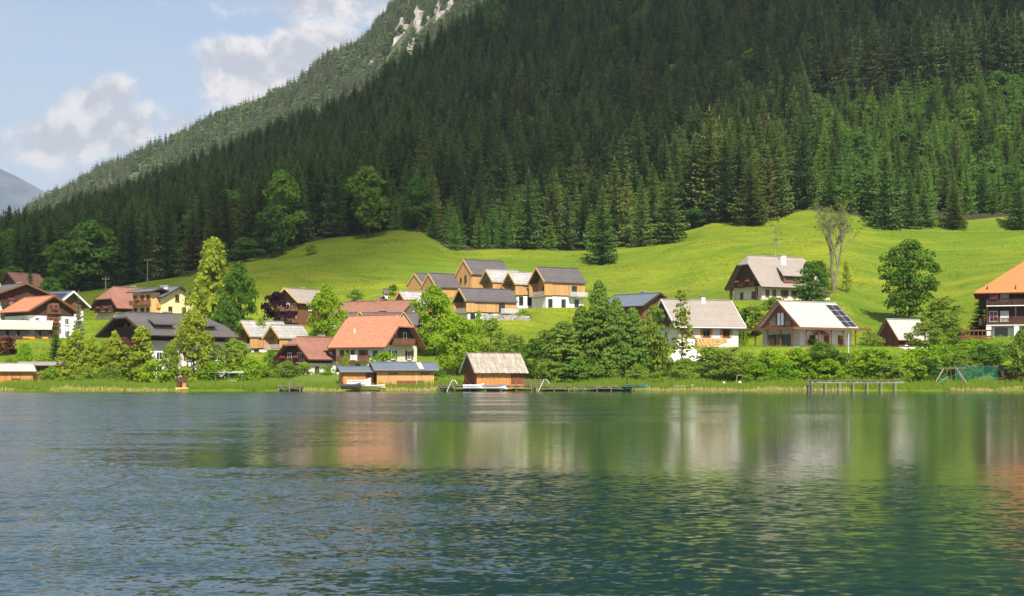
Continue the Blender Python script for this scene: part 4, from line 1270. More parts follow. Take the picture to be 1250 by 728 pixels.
for u in (-5.2, 4.6):
    zr = lambda yy: h.Hr - abs(yy) * h.sl
    d = h.part('dormer', MB().slab([(u - 2.4, -6.3, 10.15), (u + 2.4, -6.3, 10.15), (u + 1.5, -3.0, 11.2), (u - 1.5, -3.0, 11.2)], [(0, 1, 2, 3)], 0.22), 'slate')
    h.part('dormer_front', MB().box(u - 1.9, u + 1.9, -6.0, -5.4, 9.1, 9.95), 'dark_wood', d)
    h.part('pane', MB().box(u - 1.6, u + 1.6, -6.06, -6.005, 9.4, 9.85), 'glass', d)
h.chimney(0.5, 1.0, 1.0, 1.0)

# ------------------------------------------------------------------ new timber chalets with open gable loggias
def chalet(label, loc, rz, L, W, He, Hr, roofmat, rec=2.2, base=0.0, closed=False, name='timber_chalet', win=(), side=1, bal=True, group='new timber chalets on the slope'):
    h = House(name, label, loc, rz, 'chalet', group)
    h.dims(L, W, He, Hr)
    if base: h.part('base_wall', MB().box(-L/2 + 0.6, L/2 - 0.3, -W/2 + 0.4, W/2 - 0.4, -3.0, base - 0.22), 'plaster')
    z0 = base if base else -3.0
    hx, hy = L / 2, W / 2
    x0 = -hx if closed else -hx + rec
    prof = [(-hy + 0.2, z0), (hy - 0.2, z0), (hy - 0.2, He - 0.1), (0, Hr - 0.18), (-hy + 0.2, He - 0.1)]
    h.part('wall', MB().prism(prof, x0, hx - 0.05), 'new_wood')
    h.boards('F', -hx, hx - 0.02, base + 0.05, He - 0.12, 'new_wood', 0.42, proud=0.04, out=-0.2 + 0.03)
    if not closed:
        for sg in (-1, 1): h.part('side_panel', MB().box(-hx, x0 - 0.003, sg * hy - (0.2 if sg > 0 else 0), sg * hy + (0.2 if sg < 0 else 0), z0, He - 0.14), 'new_wood')
        h.part('loggia_floor', MB().box(-hx - 0.05, x0 - 0.004, -hy + 0.21, hy - 0.21, base - 0.2, base + 0.04), 'new_wood_trim')
        h.window('L', 0.5, base + 0.2, W * 0.42, 2.2, 'dark_wood', None, bars=2, out=-rec)
        h.part('loggia_rail', h.fb('L', -hy + 0.21, hy - 0.21, base + 0.12, base + 1.0, -0.12, -0.08), 'clear_glass')
    else: h.boards('L', -hy + 0.2, hy - 0.2, base + 0.05, 0, 'new_wood', 0.42, True)
    rf = h.roof(roofmat, 0.28, 0.16, 0.24)
    for sg in (-1, 1):
        ye = hy + 0.28; ze = He - 0.28 * h.sl + 0.18
        h.part('verge_board', MB().beam((-hx - 0.2, sg * ye, ze - 0.22), (-hx - 0.2, 0.0, Hr - 0.04), 0.10, 0.42), 'new_wood_trim', rf)
    for (f_, u, v, w_, hh) in win: h.window(f_, u, v, w_, hh, 'dark_wood', None, bars=0 if w_ < 1.2 else 1, out=-0.15 if f_ == 'F' else 0.04)
    if base:
        for u in (-hx + 1.8, -0.2, hx - 2.2): h.part('door', h.fb('F', u - 0.6, u + 0.6, 0.0, 2.1, -0.42, -0.34), 'glass')
        if bal:
            h.part('balcony', h.fb('F', hx - 4.6, hx, base - 0.2, base, -0.15, 1.1), 'concrete')
            h.part('glass_rail', h.fb('F', hx - 4.6, hx, base + 0.03, base + 0.95, 1.04, 1.08), 'clear_glass')
    return h


pe = plot('new_e')
chalet('end chalet of the new timber row, dark roof, open gable loggia and white base', pe, 30, 11.2, 7.6, 6.2, 9.6, 'slate', base=2.9, win=(('F', 2.6, 3.1, 1.4, 2.2),))
chalet('narrow timber chalet with pale shingle roof wedged against the dark-roofed end chalet', at(640, 374, 345), 30, 8.6, 6.4, 5.2, 8.0, 'light_shingle', base=2.5, bal=False)
chalet('narrow timber chalet with pale shingle roof beside the tallest new chalet', at(613, 370, 350), 30, 9.0, 6.4, 5.0, 7.9, 'light_shingle', base=2.4, bal=False)
chalet('tallest new timber chalet, closed boarded gable with small windows under a dark roof', plot('new_c'), 32, 11.5, 7.8, 5.8, 9.4, 'slate', closed=True, win=(('L', 0.9, 3.8, 0.9, 1.7), ('L', -1.4, 4.0, 0.7, 1.0), ('L', 0.5, 0.6, 1.4, 1.5), ('L', -2.3, 0.6, 0.9, 1.0)))
chalet('low timber chalet with closed pale gable under a dark roof behind the leafy tree', plot('new_b'), 32, 10.5, 7.4, 3.0, 6.4, 'slate', closed=True)
chalet('hindmost new chalet showing little more than its dark roof', plot('new_a'), 32, 9.5, 8.0, 2.8, 5.8, 'slate', closed=True)
chalet('timber chalet in front of the new row, low dark roof and open gable loggia', plot('new_f'), 26, 12.8, 7.0, 4.2, 7.0, 'slate', base=1.6, win=(('F', 2.6, 1.8, 1.5, 1.9),))
chalet('timber chalet with pale shingle roof half hidden by the bright leafy tree', plot('new_g'), 34, 8.6, 6.6, 3.6, 6.6, 'light_shingle', base=1.0, bal=False)
chalet('grey-shingled timber cabin with open gable behind the olive garden tree', at(320, 431, 303), 34, 10.5, 6.8, 3.5, 6.6, 'light_shingle', base=0.9, bal=False, group='new timber cabins by the purple tree')
chalet('grey-shingled timber cabin with open gable beside the dark low house', at(350, 432, 297), 34, 7.5, 6.0, 3.3, 5.8, 'light_shingle', base=0.9, bal=False, group='new timber cabins by the purple tree')
# ------------------------------------------------------------------ old houses in the village middle
h = House('house', 'brown timber house with two balconies beside the purple tree', plot('old_chalet'), 48, 'house')
h.dims(9.5, 7.0, 5.6, 8.4); h.walls('brown_wood'); h.roof('grey_tile', 0.8, 1.0, trim='new_wood_trim')
for v in (0.6, 3.3):
    h.balcony('L', -3.4, 3.4, v, 1.1, 'brown_wood', 0.9, 0)
    for u in (-1.9, 0.2, 2.2): h.window('L', u, v + 0.2, 1.0, 1.5, 'white_trim')
h.window('F', -1, 3.4, 1.0, 1.3); h.window('F', 2, 3.4, 1.0, 1.3); h.chimney(1, 0.5, 0.7, 0.9)
h = House('house', 'wide house with a low red-brown roof and brick chimney behind the orange-roofed house', plot('row_house'), -33, 'house')
h.dims(17, 10, 4.2, 7.2); h.walls('cream_plaster'); h.roof('brown_tile', 1.0, 1.0, trim='dark_wood'); h.chimney(0.5, -0.6, 1.2, 0.8, 'red_tile'); h.chimney(-4.5, -0.6, 0.9, 0.7, 'red_tile')
for u in (-6, -2, 2, 6): h.window('F', u, 1.2, 1.2, 1.3)
h = House('house', 'long slate-roofed house with two small wooden gables behind the orange roof', at(468, 420, 296), -3, 'house')
h.dims(13.5, 8, 4.0, 6.3); h.walls('plaster'); h.roof('slate', 0.7, 0.6, 0.22, trim='dark_wood')
for u in (-4.6, 4.4):
    g_ = h.part('cross_gable', MB().prism([(u - 1.9, 3.4), (u + 1.9, 3.4), (u, 6.2)], -4.6, -0.6), 'new_wood')
    for v_ in g_.data.vertices: v_.co = (v_.co.y, v_.co.x, v_.co.z)
    g_.data.flip_normals()
    for sg in (-1, 1): h.part('verge_board', MB().beam((u + sg * 2.4, -2.7, 3.25), (u, -2.7, 6.55), 4.4, 0.14, up=(0, 1, 0)) if False else MB().slab([(u, -5.0, 6.55), (u, -0.4, 6.55), (u + sg * 2.4, -0.4, 3.1), (u + sg * 2.4, -5.0, 3.1)] if sg < 0 else [(u, -5.0, 6.56), (u + sg * 2.4, -5.0, 3.1), (u + sg * 2.4, -0.4, 3.1), (u, -0.4, 6.56)], [(0, 1, 2, 3)], 0.2), 'new_wood_trim', g_)
for u in (-1.5, 1.0): h.window('F', u, 1.4, 1.1, 1.3)
# low house and its link to the orange-roofed house
h = House('house', 'low dark timber house with half-hipped rust-red roof and white ground floor', plot('low_house'), 40, 'house')
h.dims(8.6, 8.4, 3.5, 7.0); h.walls('plaster', 'dark_wood', 2.2, hips=(0.35, 0)); h.roof('brown_tile', 0.9, 1.1, hips=(0.35, 0), trim='dark_wood')
h.balcony('L', -4.0, 4.0, 2.2, 1.3, 'dark_wood', 1.0, 2); h.window('L', -1.5, 2.3, 1.2, 1.9, 'white_trim'); h.window('L', 1.3, 2.3, 1.2, 1.9, 'white_trim')
for u in (-2.6, 0.2, 2.8): h.window('F', u, 0.4, 1.1, 1.2, 'brown_wood')
h.window('L', -0.1, 0.3, 2.2, 1.6, 'brown_wood'); h.chimney(2.6, 0.5, 0.8, 0.9)
h = House('house_link', 'white two-storey link building between the low house and the orange-roofed house', at(411, 458, 269), -30, 'house')
h.dims(7.0, 6.0, 5.0, 7.0); h.walls('plaster'); h.roof('brown_tile', 0.8, 0.5, trim='dark_wood')
h.window('F', -1.8, 3.2, 1.0, 1.3, 'brown_wood'); h.window('F', 1.4, 3.2, 1.2, 1.3, 'brown_wood'); h.door('F', -1.0, 0.1, 1.2, 2.1, 'old_wood'); h.chimney(1.0, 0.6, 0.9, 1.0)
# orange-roofed house
h = House('house', 'cream house with a big weathered orange-red roof and dark timber gable balcony', plot('orange_house'), -37, 'house')
h.dims(11.0, 10.4, 6.0, 11.0)
h.walls('cream_plaster', 'dark_wood', 5.6, hips=(0.12, 0.36), oe=1.1)
h.roof('red_tile', 1.1, 1.3, 0.22, hips=(0.12, 0.36), trim='brown_wood')
h.balcony('R', -3.6, 2.9, 5.7, 1.3, 'brown_wood', 1.05, 0)
for u in (-1.9, 1.2): h.window('R', u, 5.9, 1.0, 2.0, 'white_trim', bars=0, out=0.05)
h.part('gable_flank', h.fb('R', 2.95, 5.2, 5.62, 6.3, 0.06, 0.12), 'brown_wood')
h.window('R', 2.6, 2.9, 1.2, 1.6, 'white_trim', 'dark_wood'); h.window('R', -2.4, 2.9, 1.2, 1.6, 'white_trim', 'dark_wood'); h.window('R', 0, 0.4, 1.2, 1.3); h.window('R', 2.8, 0.4, 1.1, 1.3)
h.balcony('F', -4.6, 2.2, 2.6, 1.2, 'brown_wood', 1.0, 0)
for u in (-3.6, -1.5, 0.8): h.window('F', u, 2.7, 1.0, 1.9, 'brown_wood', 'brown_wood' if u != -1.5 else None)
h.window('F', 3.6, 3.1, 1.0, 1.4, 'brown_wood'); h.window('F', -3.4, 0.4, 1.1, 1.3); h.door('F', -0.4, 0.0, 1.1, 2.0)
h.part('drainpipe', h.fb('F', -1.0, -0.88, 0, 5.4, 0.02, 0.16), 'white_trim')
h.chimney(1.0, 0.4, 1.1, 1.4, 'brown_tile')
h.part('roof_vent', MB().tube([(-2.6, -3.4, 7.6), (-2.6, -3.4, 8.6)], [0.16, 0.14]), 'white_metal')
for k in range(3): h.part('laundry', h.fb('F', -1.2 + k * 0.55, -0.75 + k * 0.55, 2.75, 3.68, 1.22, 1.27), 'cloth_white')
# slate-blue roofed house above the big fir
h = House('house', 'low house with a blue-grey metal roof and brown gable above the big fir', plot('metal_house'), -40, 'house')
h.dims(11, 9.5, 3.2, 5.6); h.walls('brown_wood'); h.roof('metal_roof', 0.9, 0.9, 0.24, trim='dark_wood'); h.chimney(1.2, 0.3, 0.6, 0.8, 'steel')
h.window('R', -1.5, 0.7, 1.3, 1.4); h.window('R', 1.8, 0.7, 1.3, 1.4); h.window('F', 0, 0.8, 1.4, 1.2)
# white house with grey-brown roof
h = House('house', 'white house with a wide grey-brown roof and brown shuttered windows', plot('white_house'), 26, 'house')
h.dims(13.2, 10.6, 4.7, 9.3)
h.walls('plaster', 'dark_wood', 4.1); h.roof('grey_tile', 1.2, 1.1, 0.22, trim='white_trim')
for u in (-4.6, -0.4, 3.9): h.window('F', u, 1.9, 1.5, 1.6, 'brown_wood', 'old_wood')
h.window('F', 1.8, 0.0, 0.9, 0.9); h.balcony('L', -4.2, 4.2, 4.2, 1.2, 'dark_wood', 1.0, 0); h.window('L', -1.6, 4.5, 1.1, 1.7); h.window('L', 1.6, 4.5, 1.1, 1.7); h.window('L', 0, 1.6, 1.2, 1.5)
h.chimney(1.2, -0.4, 0.8, 1.1, 'plaster', cap='grey_wood'); h.chimney(-3.4, 0.6, 0.9, 0.5, 'steel')
for k in range(7):
    h.part('beam_end', h.fb('F', -5.9 + k * 1.95, -5.72 + k * 1.95, 3.86, 4.06, 0.03, 0.75), 'dark_wood')
wp = on(868, 277)
ws_ = link('woodpile', None, None, wp, R(20)); tag(ws_, 'stack of split firewood against the white house below the shuttered window', 'woodpile')
wr = random.Random(5)
logm = MB().tube([(0, -0.5, 0), (0, 0.5, 0)], [0.16, 0.16], 7); logm = mesh_from('log', logm.v, logm.f, MATS['new_wood_trim'])
for r_ in range(6):
    for k in range(20): link('log', logm, ws_, (-3.2 + k * 0.33 + (r_ % 2) * 0.16, wr.uniform(-0.1, 0.1), 0.16 + r_ * 0.29))
# white tarpaulin tent and garden parasols
p = on(838, 268)
o = House('garden_tent', 'white sloping canvas tent in the garden before the white house', (p.x, p.y, p.z), 10, 'tent')
o.part('canvas', MB().slab([(-4.6, -1.2, 0.3), (4.4, -1.2, 0.3), (1.0, 0.0, 4.0), (-1.4, 0.0, 4.0)], [(0, 1, 2, 3)], 0.06).slab([(4.4, 1.6, 0.3), (-4.6, 1.6, 0.3), (-1.4, 0.02, 4.0), (1.0, 0.02, 4.0)], [(0, 1, 2, 3)], 0.06), 'cloth_white')
o.root.scale = (0.85, 0.85, 0.85); o.part('pole', MB().tube([(-4.6, -1.25, -0.5), (-1.4, 0.0, 4.1)], [0.07, 0.07]), 'dark_wood'); o.part('pole', MB().tube([(4.4, -1.25, -0.5), (1.0, 0, 4.1)], [0.07, 0.07]), 'grey_wood')


def parasol(label, loc, r_, hh, mat, panels=8):
    o = House('parasol', label, loc, rnd.uniform(0, 40), 'parasol')
    o.part('pole', MB().tube([(0, 0, 0), (0, 0, hh + 0.1)], [0.04, 0.035]), 'white_post')
    o.part('foot', MB().tube([(0, 0, 0), (0, 0, 0.12)], [0.4, 0.35], 10), 'concrete')
    for k in range(panels):
        a, b = 2 * math.pi * k / panels, 2 * math.pi * (k + 1) / panels
        pts = [(0, 0, hh), (r_ * math.cos(a), r_ * math.sin(a), hh - r_ * 0.36), (r_ * math.cos(b), r_ * math.sin(b), hh - r_ * 0.36)]
        mid = ((pts[1][0] + pts[2][0]) * 0.24, (pts[1][1] + pts[2][1]) * 0.24, hh - r_ * 0.14)
        o.part('canopy_panel', MB().slab([pts[0], pts[1], pts[2], mid], [(0, 1, 3), (1, 2, 3), (2, 0, 3)], 0.03), mat)
    return o


p = on(888, 263); parasol('wide beige garden parasol in front of the white house', (p.x, p.y, p.z), 2.2, max(2.4, at(888, 423, 263).z - p.z), 'cloth_beige')
# chalet high on the meadow
h = House('chalet', 'chalet on the meadow with a huge steep grey-brown roof and dark gable', plot('hill_chalet'), 38, 'house')
h.dims(15.5, 10.8, 4.6, 10.6)
h.walls('cream_plaster', 'dark_wood', 3.3, hips=(0.28, 0.0), oe=1.5); h.roof('grey_tile', 1.5, 1.5, 0.26, hips=(0.28, 0.12), trim='dark_wood')
h.balcony('L', -4.2, 4.2, 3.5, 1.5, 'dark_wood', 1.0, 2)
for u in (-2.6, 0.0, 2.4): h.window('L', u, 3.7, 1.1, 1.9, 'brown_wood', out=0.05)
for u in (-2.2, 2.2): h.window('L', u, 0.6, 1.2, 1.6, 'brown_wood')
for u in (-6.2, -4.2, -1.2, 1.8, 5.0): h.window('F', u, 0.9, 1.0, 1.6, 'brown_wood', 'brown_wood' if u > -2 else None)
h.post(-8.9, 4.9, -3, 3.0, 'dark_wood', 0.5); h.post(-8.9, -4.9, -3, 3.0, 'dark_wood', 0.5)
d = h.part('dormer', MB().slab([(-2.6, -6.6, 5.9), (3.6, -6.6, 5.9), (2.6, -3.0, 8.2), (-1.6, -3.0, 8.2)], [(0, 1, 2, 3)], 0.2), 'grey_tile')
h.part('dormer_front', MB().box(-2.0, 3.0, -6.2, -5.2, 4.2, 5.85), 'brown_wood', d); h.part('pane', MB().box(-1.6, 2.6, -6.26, -6.205, 4.9, 5.6), 'glass', d)
h.chimney(1.4, -1.4, 1.3, 1.9, 'plaster', 0.9)
an = h.part('side_annexe', MB().box(7.80, 12.4, -5.2, 0.0, -3.0, 2.4), 'cream_plaster')
h.part('annexe_roof', MB().slab([(7.0, -6.3, 2.7), (14.0, -6.3, 2.5), (14.0, 0.6, 2.7), (7.0, 0.6, 3.4)], [(0, 1, 2, 3)], 0.22), 'brown_tile', an)
# house with the solar roof
h = House('house', 'house with a pale grey roof carrying solar panels, wooden glazed gable and veranda', plot('solar_house'), 42, 'house')
h.dims(13.0, 10.8, 4.3, 8.7)
h.walls('plaster', 'red_wood', 3.9); rf = h.roof('pale_tile', 0.95, 0.95, 0.22, trim='red_wood')
h.part('gable_pane', h.fb('L', -0.95, 0.95, 4.25, 6.7, 0.06, 0.12), 'green_glass')
for sg in (-1, 1):
    mb = MB()
    prof = [(sg * 1.35, 4.25), (sg * 2.75, 4.25), (sg * 2.75, 5.45), (sg * 1.35, 6.5)]
    vs_ = [(-6.5 - d_, -u, v) for d_ in (0.06, 0.12) for u, v in prof]
    h.part('gable_pane', mb.add(vs_, [(0, 1, 2, 3), (7, 6, 5, 4), (0, 4, 5, 1), (1, 5, 6, 2), (2, 6, 7, 3), (3, 7, 4, 0)]), 'green_glass')
    h.part('gable_curtain', h.fb('L', sg * 0.5 - 0.35, sg * 0.5 + 0.35, 4.3, 6.6, 0.125, 0.14), 'curtain')
for u in (-3.0, -1.15, 1.15, 3.0): h.part('gable_post', h.fb('L', u - 0.12, u + 0.12, 3.95, 4.25 + (2.5 if abs(u) < 2 else 1.1), 0.06, 0.2), 'red_wood')
for u in (-2.8, -0.6, 1.6):
    h.part('terrace_window', h.fb('L', u - 1.0, u + 1.0, 0.1, 2.5, 0.0, 0.06), 'green_glass')
    h.part('window_post', h.fb('L', u + 1.0, u + 1.2, 0.05, 2.6, 0.0, 0.12), 'red_wood')
for u in (-3.5, 0.0, 3.6): h.part('terrace_door', h.fb('F', u - 0.7, u + 0.7, 0.1, 2.3, 0.0, 0.06), 'red_wood')
vr = h.part('veranda_roof', MB().box(-11.0, 8.2, -8.6, -5.45, 3.42, 3.62).box(-11.0, -6.55, -5.449, 6.8, 3.42, 3.62), 'pale_tile')
h.part('veranda_fascia', MB().box(-11.05, 8.25, -8.72, -8.61, 3.2, 3.66).box(-11.14, -11.01, -8.6, 6.8, 3.2, 3.66), 'brown_wood', vr)
for k in range(7): h.post(-10.6 + k * 3.05, -8.3, -2, 3.42, 'red_wood', 0.2)
for k in range(4): h.post(-10.6, -4.6 + k * 3.6, -2, 3.42, 'red_wood', 0.2)
h.part('terrace_floor', MB().box(-11.2, 8.0, -8.9, -5.42, -3, 0.02).box(-11.2, -6.52, -5.419, 6.8, -3, 0.02), 'concrete')
nx = Vector((0, -(8.7 - 4.3), -5.4)).normalized()
zt = lambda y_: 8.7 + 0.18 + (y_) * h.sl + 0.0
for r_ in range(4):
    for c_ in range(2):
        x0_, x1_ = 4.15 + c_ * 1.6, 5.50 + c_ * 1.6
        ya, yb = -0.8 - r_ * 1.36, -1.95 - r_ * 1.36
        sp_ = h.part('solar_panel', MB().slab([(x0_, yb, zt(yb) + 0.14), (x1_, yb, zt(yb) + 0.14), (x1_, ya, zt(ya) + 0.14), (x0_, ya, zt(ya) + 0.14)], [(0, 1, 2, 3)], 0.06), 'solar_cell')
p = on(966, 258); 
parasol('salmon pink parasol on the terrace of the solar-roofed house', tuple(at(1003, 422, 268)), 1.9, 2.7, 'cloth_salmon')


def bench(label, px, Y, rz, mat='brown_wood'):
    p = on(px, Y); o = House('garden_bench', label, (p.x, p.y, p.z), rz, 'bench')
    o.part('seat', MB().box(-0.8, 0.8, -0.22, 0.22, 0.42, 0.47), mat); o.part('backrest', MB().box(-0.8, 0.8, 0.19, 0.24, 0.55, 0.95), mat)
    for x_ in (-0.7, 0.7):
        for y_ in (-0.18, 0.2): o.part('leg', MB().box(x_ - 0.04, x_ + 0.04, y_ - 0.04, y_ + 0.04, 0, 0.42), mat)


# little shed with white-trimmed roof
h = House('garden_shed', 'small brown shed with a pale steep roof beside the round green tree', plot('shed17'), 40, 'shed')
h.dims(7.2, 6.2, 2.8, 6.3); h.walls('plaster', 'red_wood', 1.0); h.roof('pale_tile', 0.6, 0.6, 0.2, trim='red_wood'); h.window('L', 0, 3.4, 1.2, 1.1, 'brown_wood'); h.door('F', 1.2, -0.3, 1.6, 2.0, 'dark_wood')
h.boards('L', -3.1, 3.1, 1.1, 5, 'red_wood', 0.4, True, 0.05); h.window('F', -1.6, 1.2, 1.0, 1.0)
# big dark chalet at the picture edge
h = House('guesthouse', 'big dark timber guesthouse with orange hipped roof and flowered balconies', plot('big_chalet'), 2, 'guesthouse')
h.dims(26, 15, 10.0, 15.5)
h.walls('plaster', 'dark_wood', 2.4, hips=(1, 1), oe=2.2); h.roof('orange_tile', 2.2, 2.2, 0.3, hips=(1, 1), trim='dark_wood', hs=0.95)
for v in (2.6, 6.3):
    h.balcony('F', -12.9, 12.9, v, 1.5, 'dark_wood', 1.15, 0)
    h.balcony('L', -7.4, 7.4, v, 1.3, 'dark_wood', 1.15, 0)
    h.part('balcony_edge', h.fb('F', -12.9, 12.9, v - 0.34, v - 0.19, 1.30, 1.52), 'white_trim')
    for u in (-11.6, -9.6, -5.0, -1.0, 3.0, 7.0, 11.0): h.window('F', u, v + 0.5, 1.5, 2.0, 'white_trim', None, 'curtain' if u == -9.6 else 'glass', out=0.05)
    for k, u in enumerate((-11.6, -5.2, -0.8, 4.5, 9.5)):
        b_ = h.part('flower_box', h.fb('F', u - 0.6, u + 0.6, v + 0.95, v + 1.17, 1.51, 1.75), 'dark_wood')
        o = link('flowers', bpy.data.meshes['window_flowers'], b_); o.location = (u, -7.5 - 1.66, v + 1.3)
for k in range(6): h.post(-12.7 + k * 5.1, -8.85, 2.4, 9.9, 'dark_wood', 0.22)
for k in range(4): h.part('column', h.fb('F', -12.9 + k * 5.0, -12.0 + k * 5.0, -3, 2.4, 0.9, 1.4), 'plaster')
for k in range(5): h.part('cellar_window', h.fb('F', -11.4 + k * 5, -9.0 + k * 5, 0.2, 2.0, 0.0, 0.05), 'glass')
o = House('garden_pergola', 'low red-brown wooden pergola and fence beside the dark guesthouse', on(1191, 268), 0, 'pergola')
for k in range(8): o.part('post', MB().box(-2.6 + k * 0.75, -2.48 + k * 0.75, -0.06, 0.06, -2.0, 2.6), 'red_wood')
for z_ in (0.4, 0.9, 1.4, 2.5): o.part('rail', MB().box(-2.9, 3.1, -0.12, -0.065, z_, z_ + 0.28), 'red_wood')

# ------------------------------------------------------------------ boathouses on the water
h = House('boathouse', 'old boathouse with a weathered board roof and sun-bleached orange plank wall', at(603, 471, 245), 24, 'boathouse')
h.dims(8.8, 5.4, 2.7, 5.4); h.walls('old_wood', depth=1.5)
h.boards('F', -4.4, 1.9, 0.0, 2.65, 'old_wood', 0.26); h.boards('F', 1.95, 4.4, 0.25, 2.65, 'red_wood', 0.26)
h.boards('L', -2.7, 2.7, 0.5, 0, 'red_wood', 0.3, True)
h.part('gate', h.fb('L', -2.0, 0.2, 0.4, 2.4, 0.06, 0.14), 'red_wood'); h.part('boat_opening_shade', h.fb('L', -2.2, 2.2, -0.3, 0.5, 0.03, 0.05), 'dark_cover')  # dark sheet on the gable stands for the shade inside the boat bay
base = h.roof('grey_wood', 0.65, 0.55, 0.10, name='roof')
br = random.Random(9)
xe0, xe1, ye, ze = -4.4 - 0.6, 4.4 + 0.6, 2.7 + 0.7, 2.7 - 0.7 * h.sl + 0.18
bmesh_cache = []
for sg in (-1, 1):
    for r_ in range(4):
        f0, f1 = r_ / 4 - 0.012, (r_ + 1) / 4 + 0.03
        x_ = xe0
        while x_ < xe1 - 0.05:
            w_ = br.choice((0.22, 0.26, 0.32, 0.36)); x2 = min(xe1, x_ + w_)
            lift = 0.05 + 0.025 * (3 - r_) * 0.5 + br.uniform(0, 0.03); j = br.uniform(-0.03, 0.05)
            q0, q1 = max(0, f0), min(1.03, f1 + j)
            ya, za = sg * ye * q0, 5.58 + (ze - 5.58) * q0 + lift
            yb, zb = sg * ye * q1, 5.58 + (ze - 5.58) * q1 + lift + 0.05
            vv = [(x_ + 0.012, ya, za), (x2 - 0.012, ya, za), (x2 - 0.012, yb, zb), (x_ + 0.012, yb, zb)]
            h.part('roof_board', MB().slab(vv if sg > 0 else vv, [(0, 1, 2, 3)] if sg > 0 else [(3, 2, 1, 0)], 0.04), 'weathered_board', base)
            x_ = x2
for sg in (-1, 1): h.part('verge_board', MB().beam((xe0 - 0.05, sg * ye, ze - 0.02), (xe0 - 0.05, 0, 5.58), 0.08, 0.30), 'weathered_board', base)

h = House('boathouse', 'long plank boathouse with a blue-grey metal roof and lean-to over the reeds', at(492, 471, 248), 11, 'boathouse')
h.dims(10.0, 5.0, 2.9, 3.9); h.walls('old_wood', depth=1.5)
h.boards('F', -5.0, 5.0, 0.2, 2.9, 'new_wood', 0.28); h.boards('L', -2.5, 2.5, 0.2, 0, 'old_wood', 0.3, True)
rf = h.roof('metal_roof', 0.7, 0.7, 0.16, trim='steel')
h.part('roof_patch', MB().slab([(2.2, -3.22, 2.91 - 0.0), (3.1, -3.22, 2.91), (3.1, -0.05, 4.13), (2.2, -0.05, 4.13)], [(0, 1, 2, 3)], 0.03), 'pale_tile', rf)
for u in (-2.2, 3.4): h.part('window_slit', h.fb('F', u - 0.75, u + 0.75, 1.95, 2.3, 0.02, 0.075), 'glass')
for u, w_ in ((-0.6, 1.0), (1.0, 0.8), (2.6, 0.6)): h.part('leaning_pallet', h.fb('F', u - w_, u + w_, 0.1, 0.9, 0.10, 0.3), 'brown_wood')
h.part('boat_opening_shade', h.fb('L', -1.2, 1.4, 0.1, 2.3, 0.02, 0.075), 'dark_cover')  # opening is a dark panel painted as interior shade
h.dims(5.6, 4.0, 2.5, 3.1, -8.0, 0.5); an = h.part('lean_to', MB().box(-10.7, -5.3, -1.4, 2.4, -1.2, 2.45), 'brown_wood')
h.boards('F', -2.7, 1.2, 0.2, 2.45, 'old_wood', 0.3); h.boards('L', -2.0, 2.0, 0.6, 0, 'old_wood', 0.3, True)
h.roof('metal_roof', 0.6, 0.5, 0.14, trim='steel', name='lean_to_roof'); h.part('boat_opening_shade', h.fb('L', -1.2, 1.2, -0.6, 0.7, 0.02, 0.09), 'dark_cover')  # dark panel in place of the shade under the lean-to
# swan-white rowing boats and covered boats


def boat(label, loc, rz, L=4.2, W=1.4, H=0.55, mat='boat_white', cover=None, name='rowing_boat', group=None):
    root = link(name, None, None, loc, R(rz)); tag(root, label, 'boat', group)
    n_, mb = 11, MB()
    V_, Fs = [], []
    for i in range(n_):
        q_ = i / (n_ - 1); x_ = (q_ - 0.5) * L
        w_ = W / 2 * max(0.02, math.sin(math.pi * min(1, (q_ * 0.82 + 0.18)))) ** 0.7
        hh = H * (1 + 0.5 * max(0, q_ - 0.6) ** 2 * 6) * 1.0
        for (a, b) in ((-1, 1), (-0.8, 0.35), (-0.3, 0.0), (0.3, 0.0), (0.8, 0.35), (1, 1)): V_.append((x_, a * w_, b * hh))
    for i in range(n_ - 1):
        for k in range(5): Fs.append((i * 6 + k, i * 6 + k + 1, (i + 1) * 6 + k + 1, (i + 1) * 6 + k))
    me = mesh_from('hull', V_ , Fs + [(0, 1, 2, 3, 4, 5)], MATS[mat], smooth=False)
    link('hull', me, root)
    rim = MB()
    for sg in (0, 5):
        for i in range(n_ - 1): rim.beam(V_[i * 6 + sg], V_[(i + 1) * 6 + sg], 0.07, 0.06)
    rim.build('gunwale', MATS['brown_wood'], root)
    if cover:
        cv_ = MB(); vv = []
        for i in range(n_):
            for sg, zz in ((0, 0.03), (None, 0.22), (5, 0.03)):
                b0 = Vector(V_[i * 6 + (0 if sg is None else sg)])
                vv.append((b0.x, 0 if sg is None else b0.y, b0.z + zz))
        cv_.add(vv, [(i * 3 + k, i * 3 + k + 1, (i + 1) * 3 + k + 1, (i + 1) * 3 + k) for i in range(n_ - 1) for k in range(2)]).build('cover', MATS[cover], root)
    else:
        for x_ in (-L * 0.22, L * 0.1): MB().box(x_ - 0.13, x_ + 0.13, -W * 0.44, W * 0.44, H * 0.62, H * 0.68).build('thwart', MATS['brown_wood'], root)
    return root


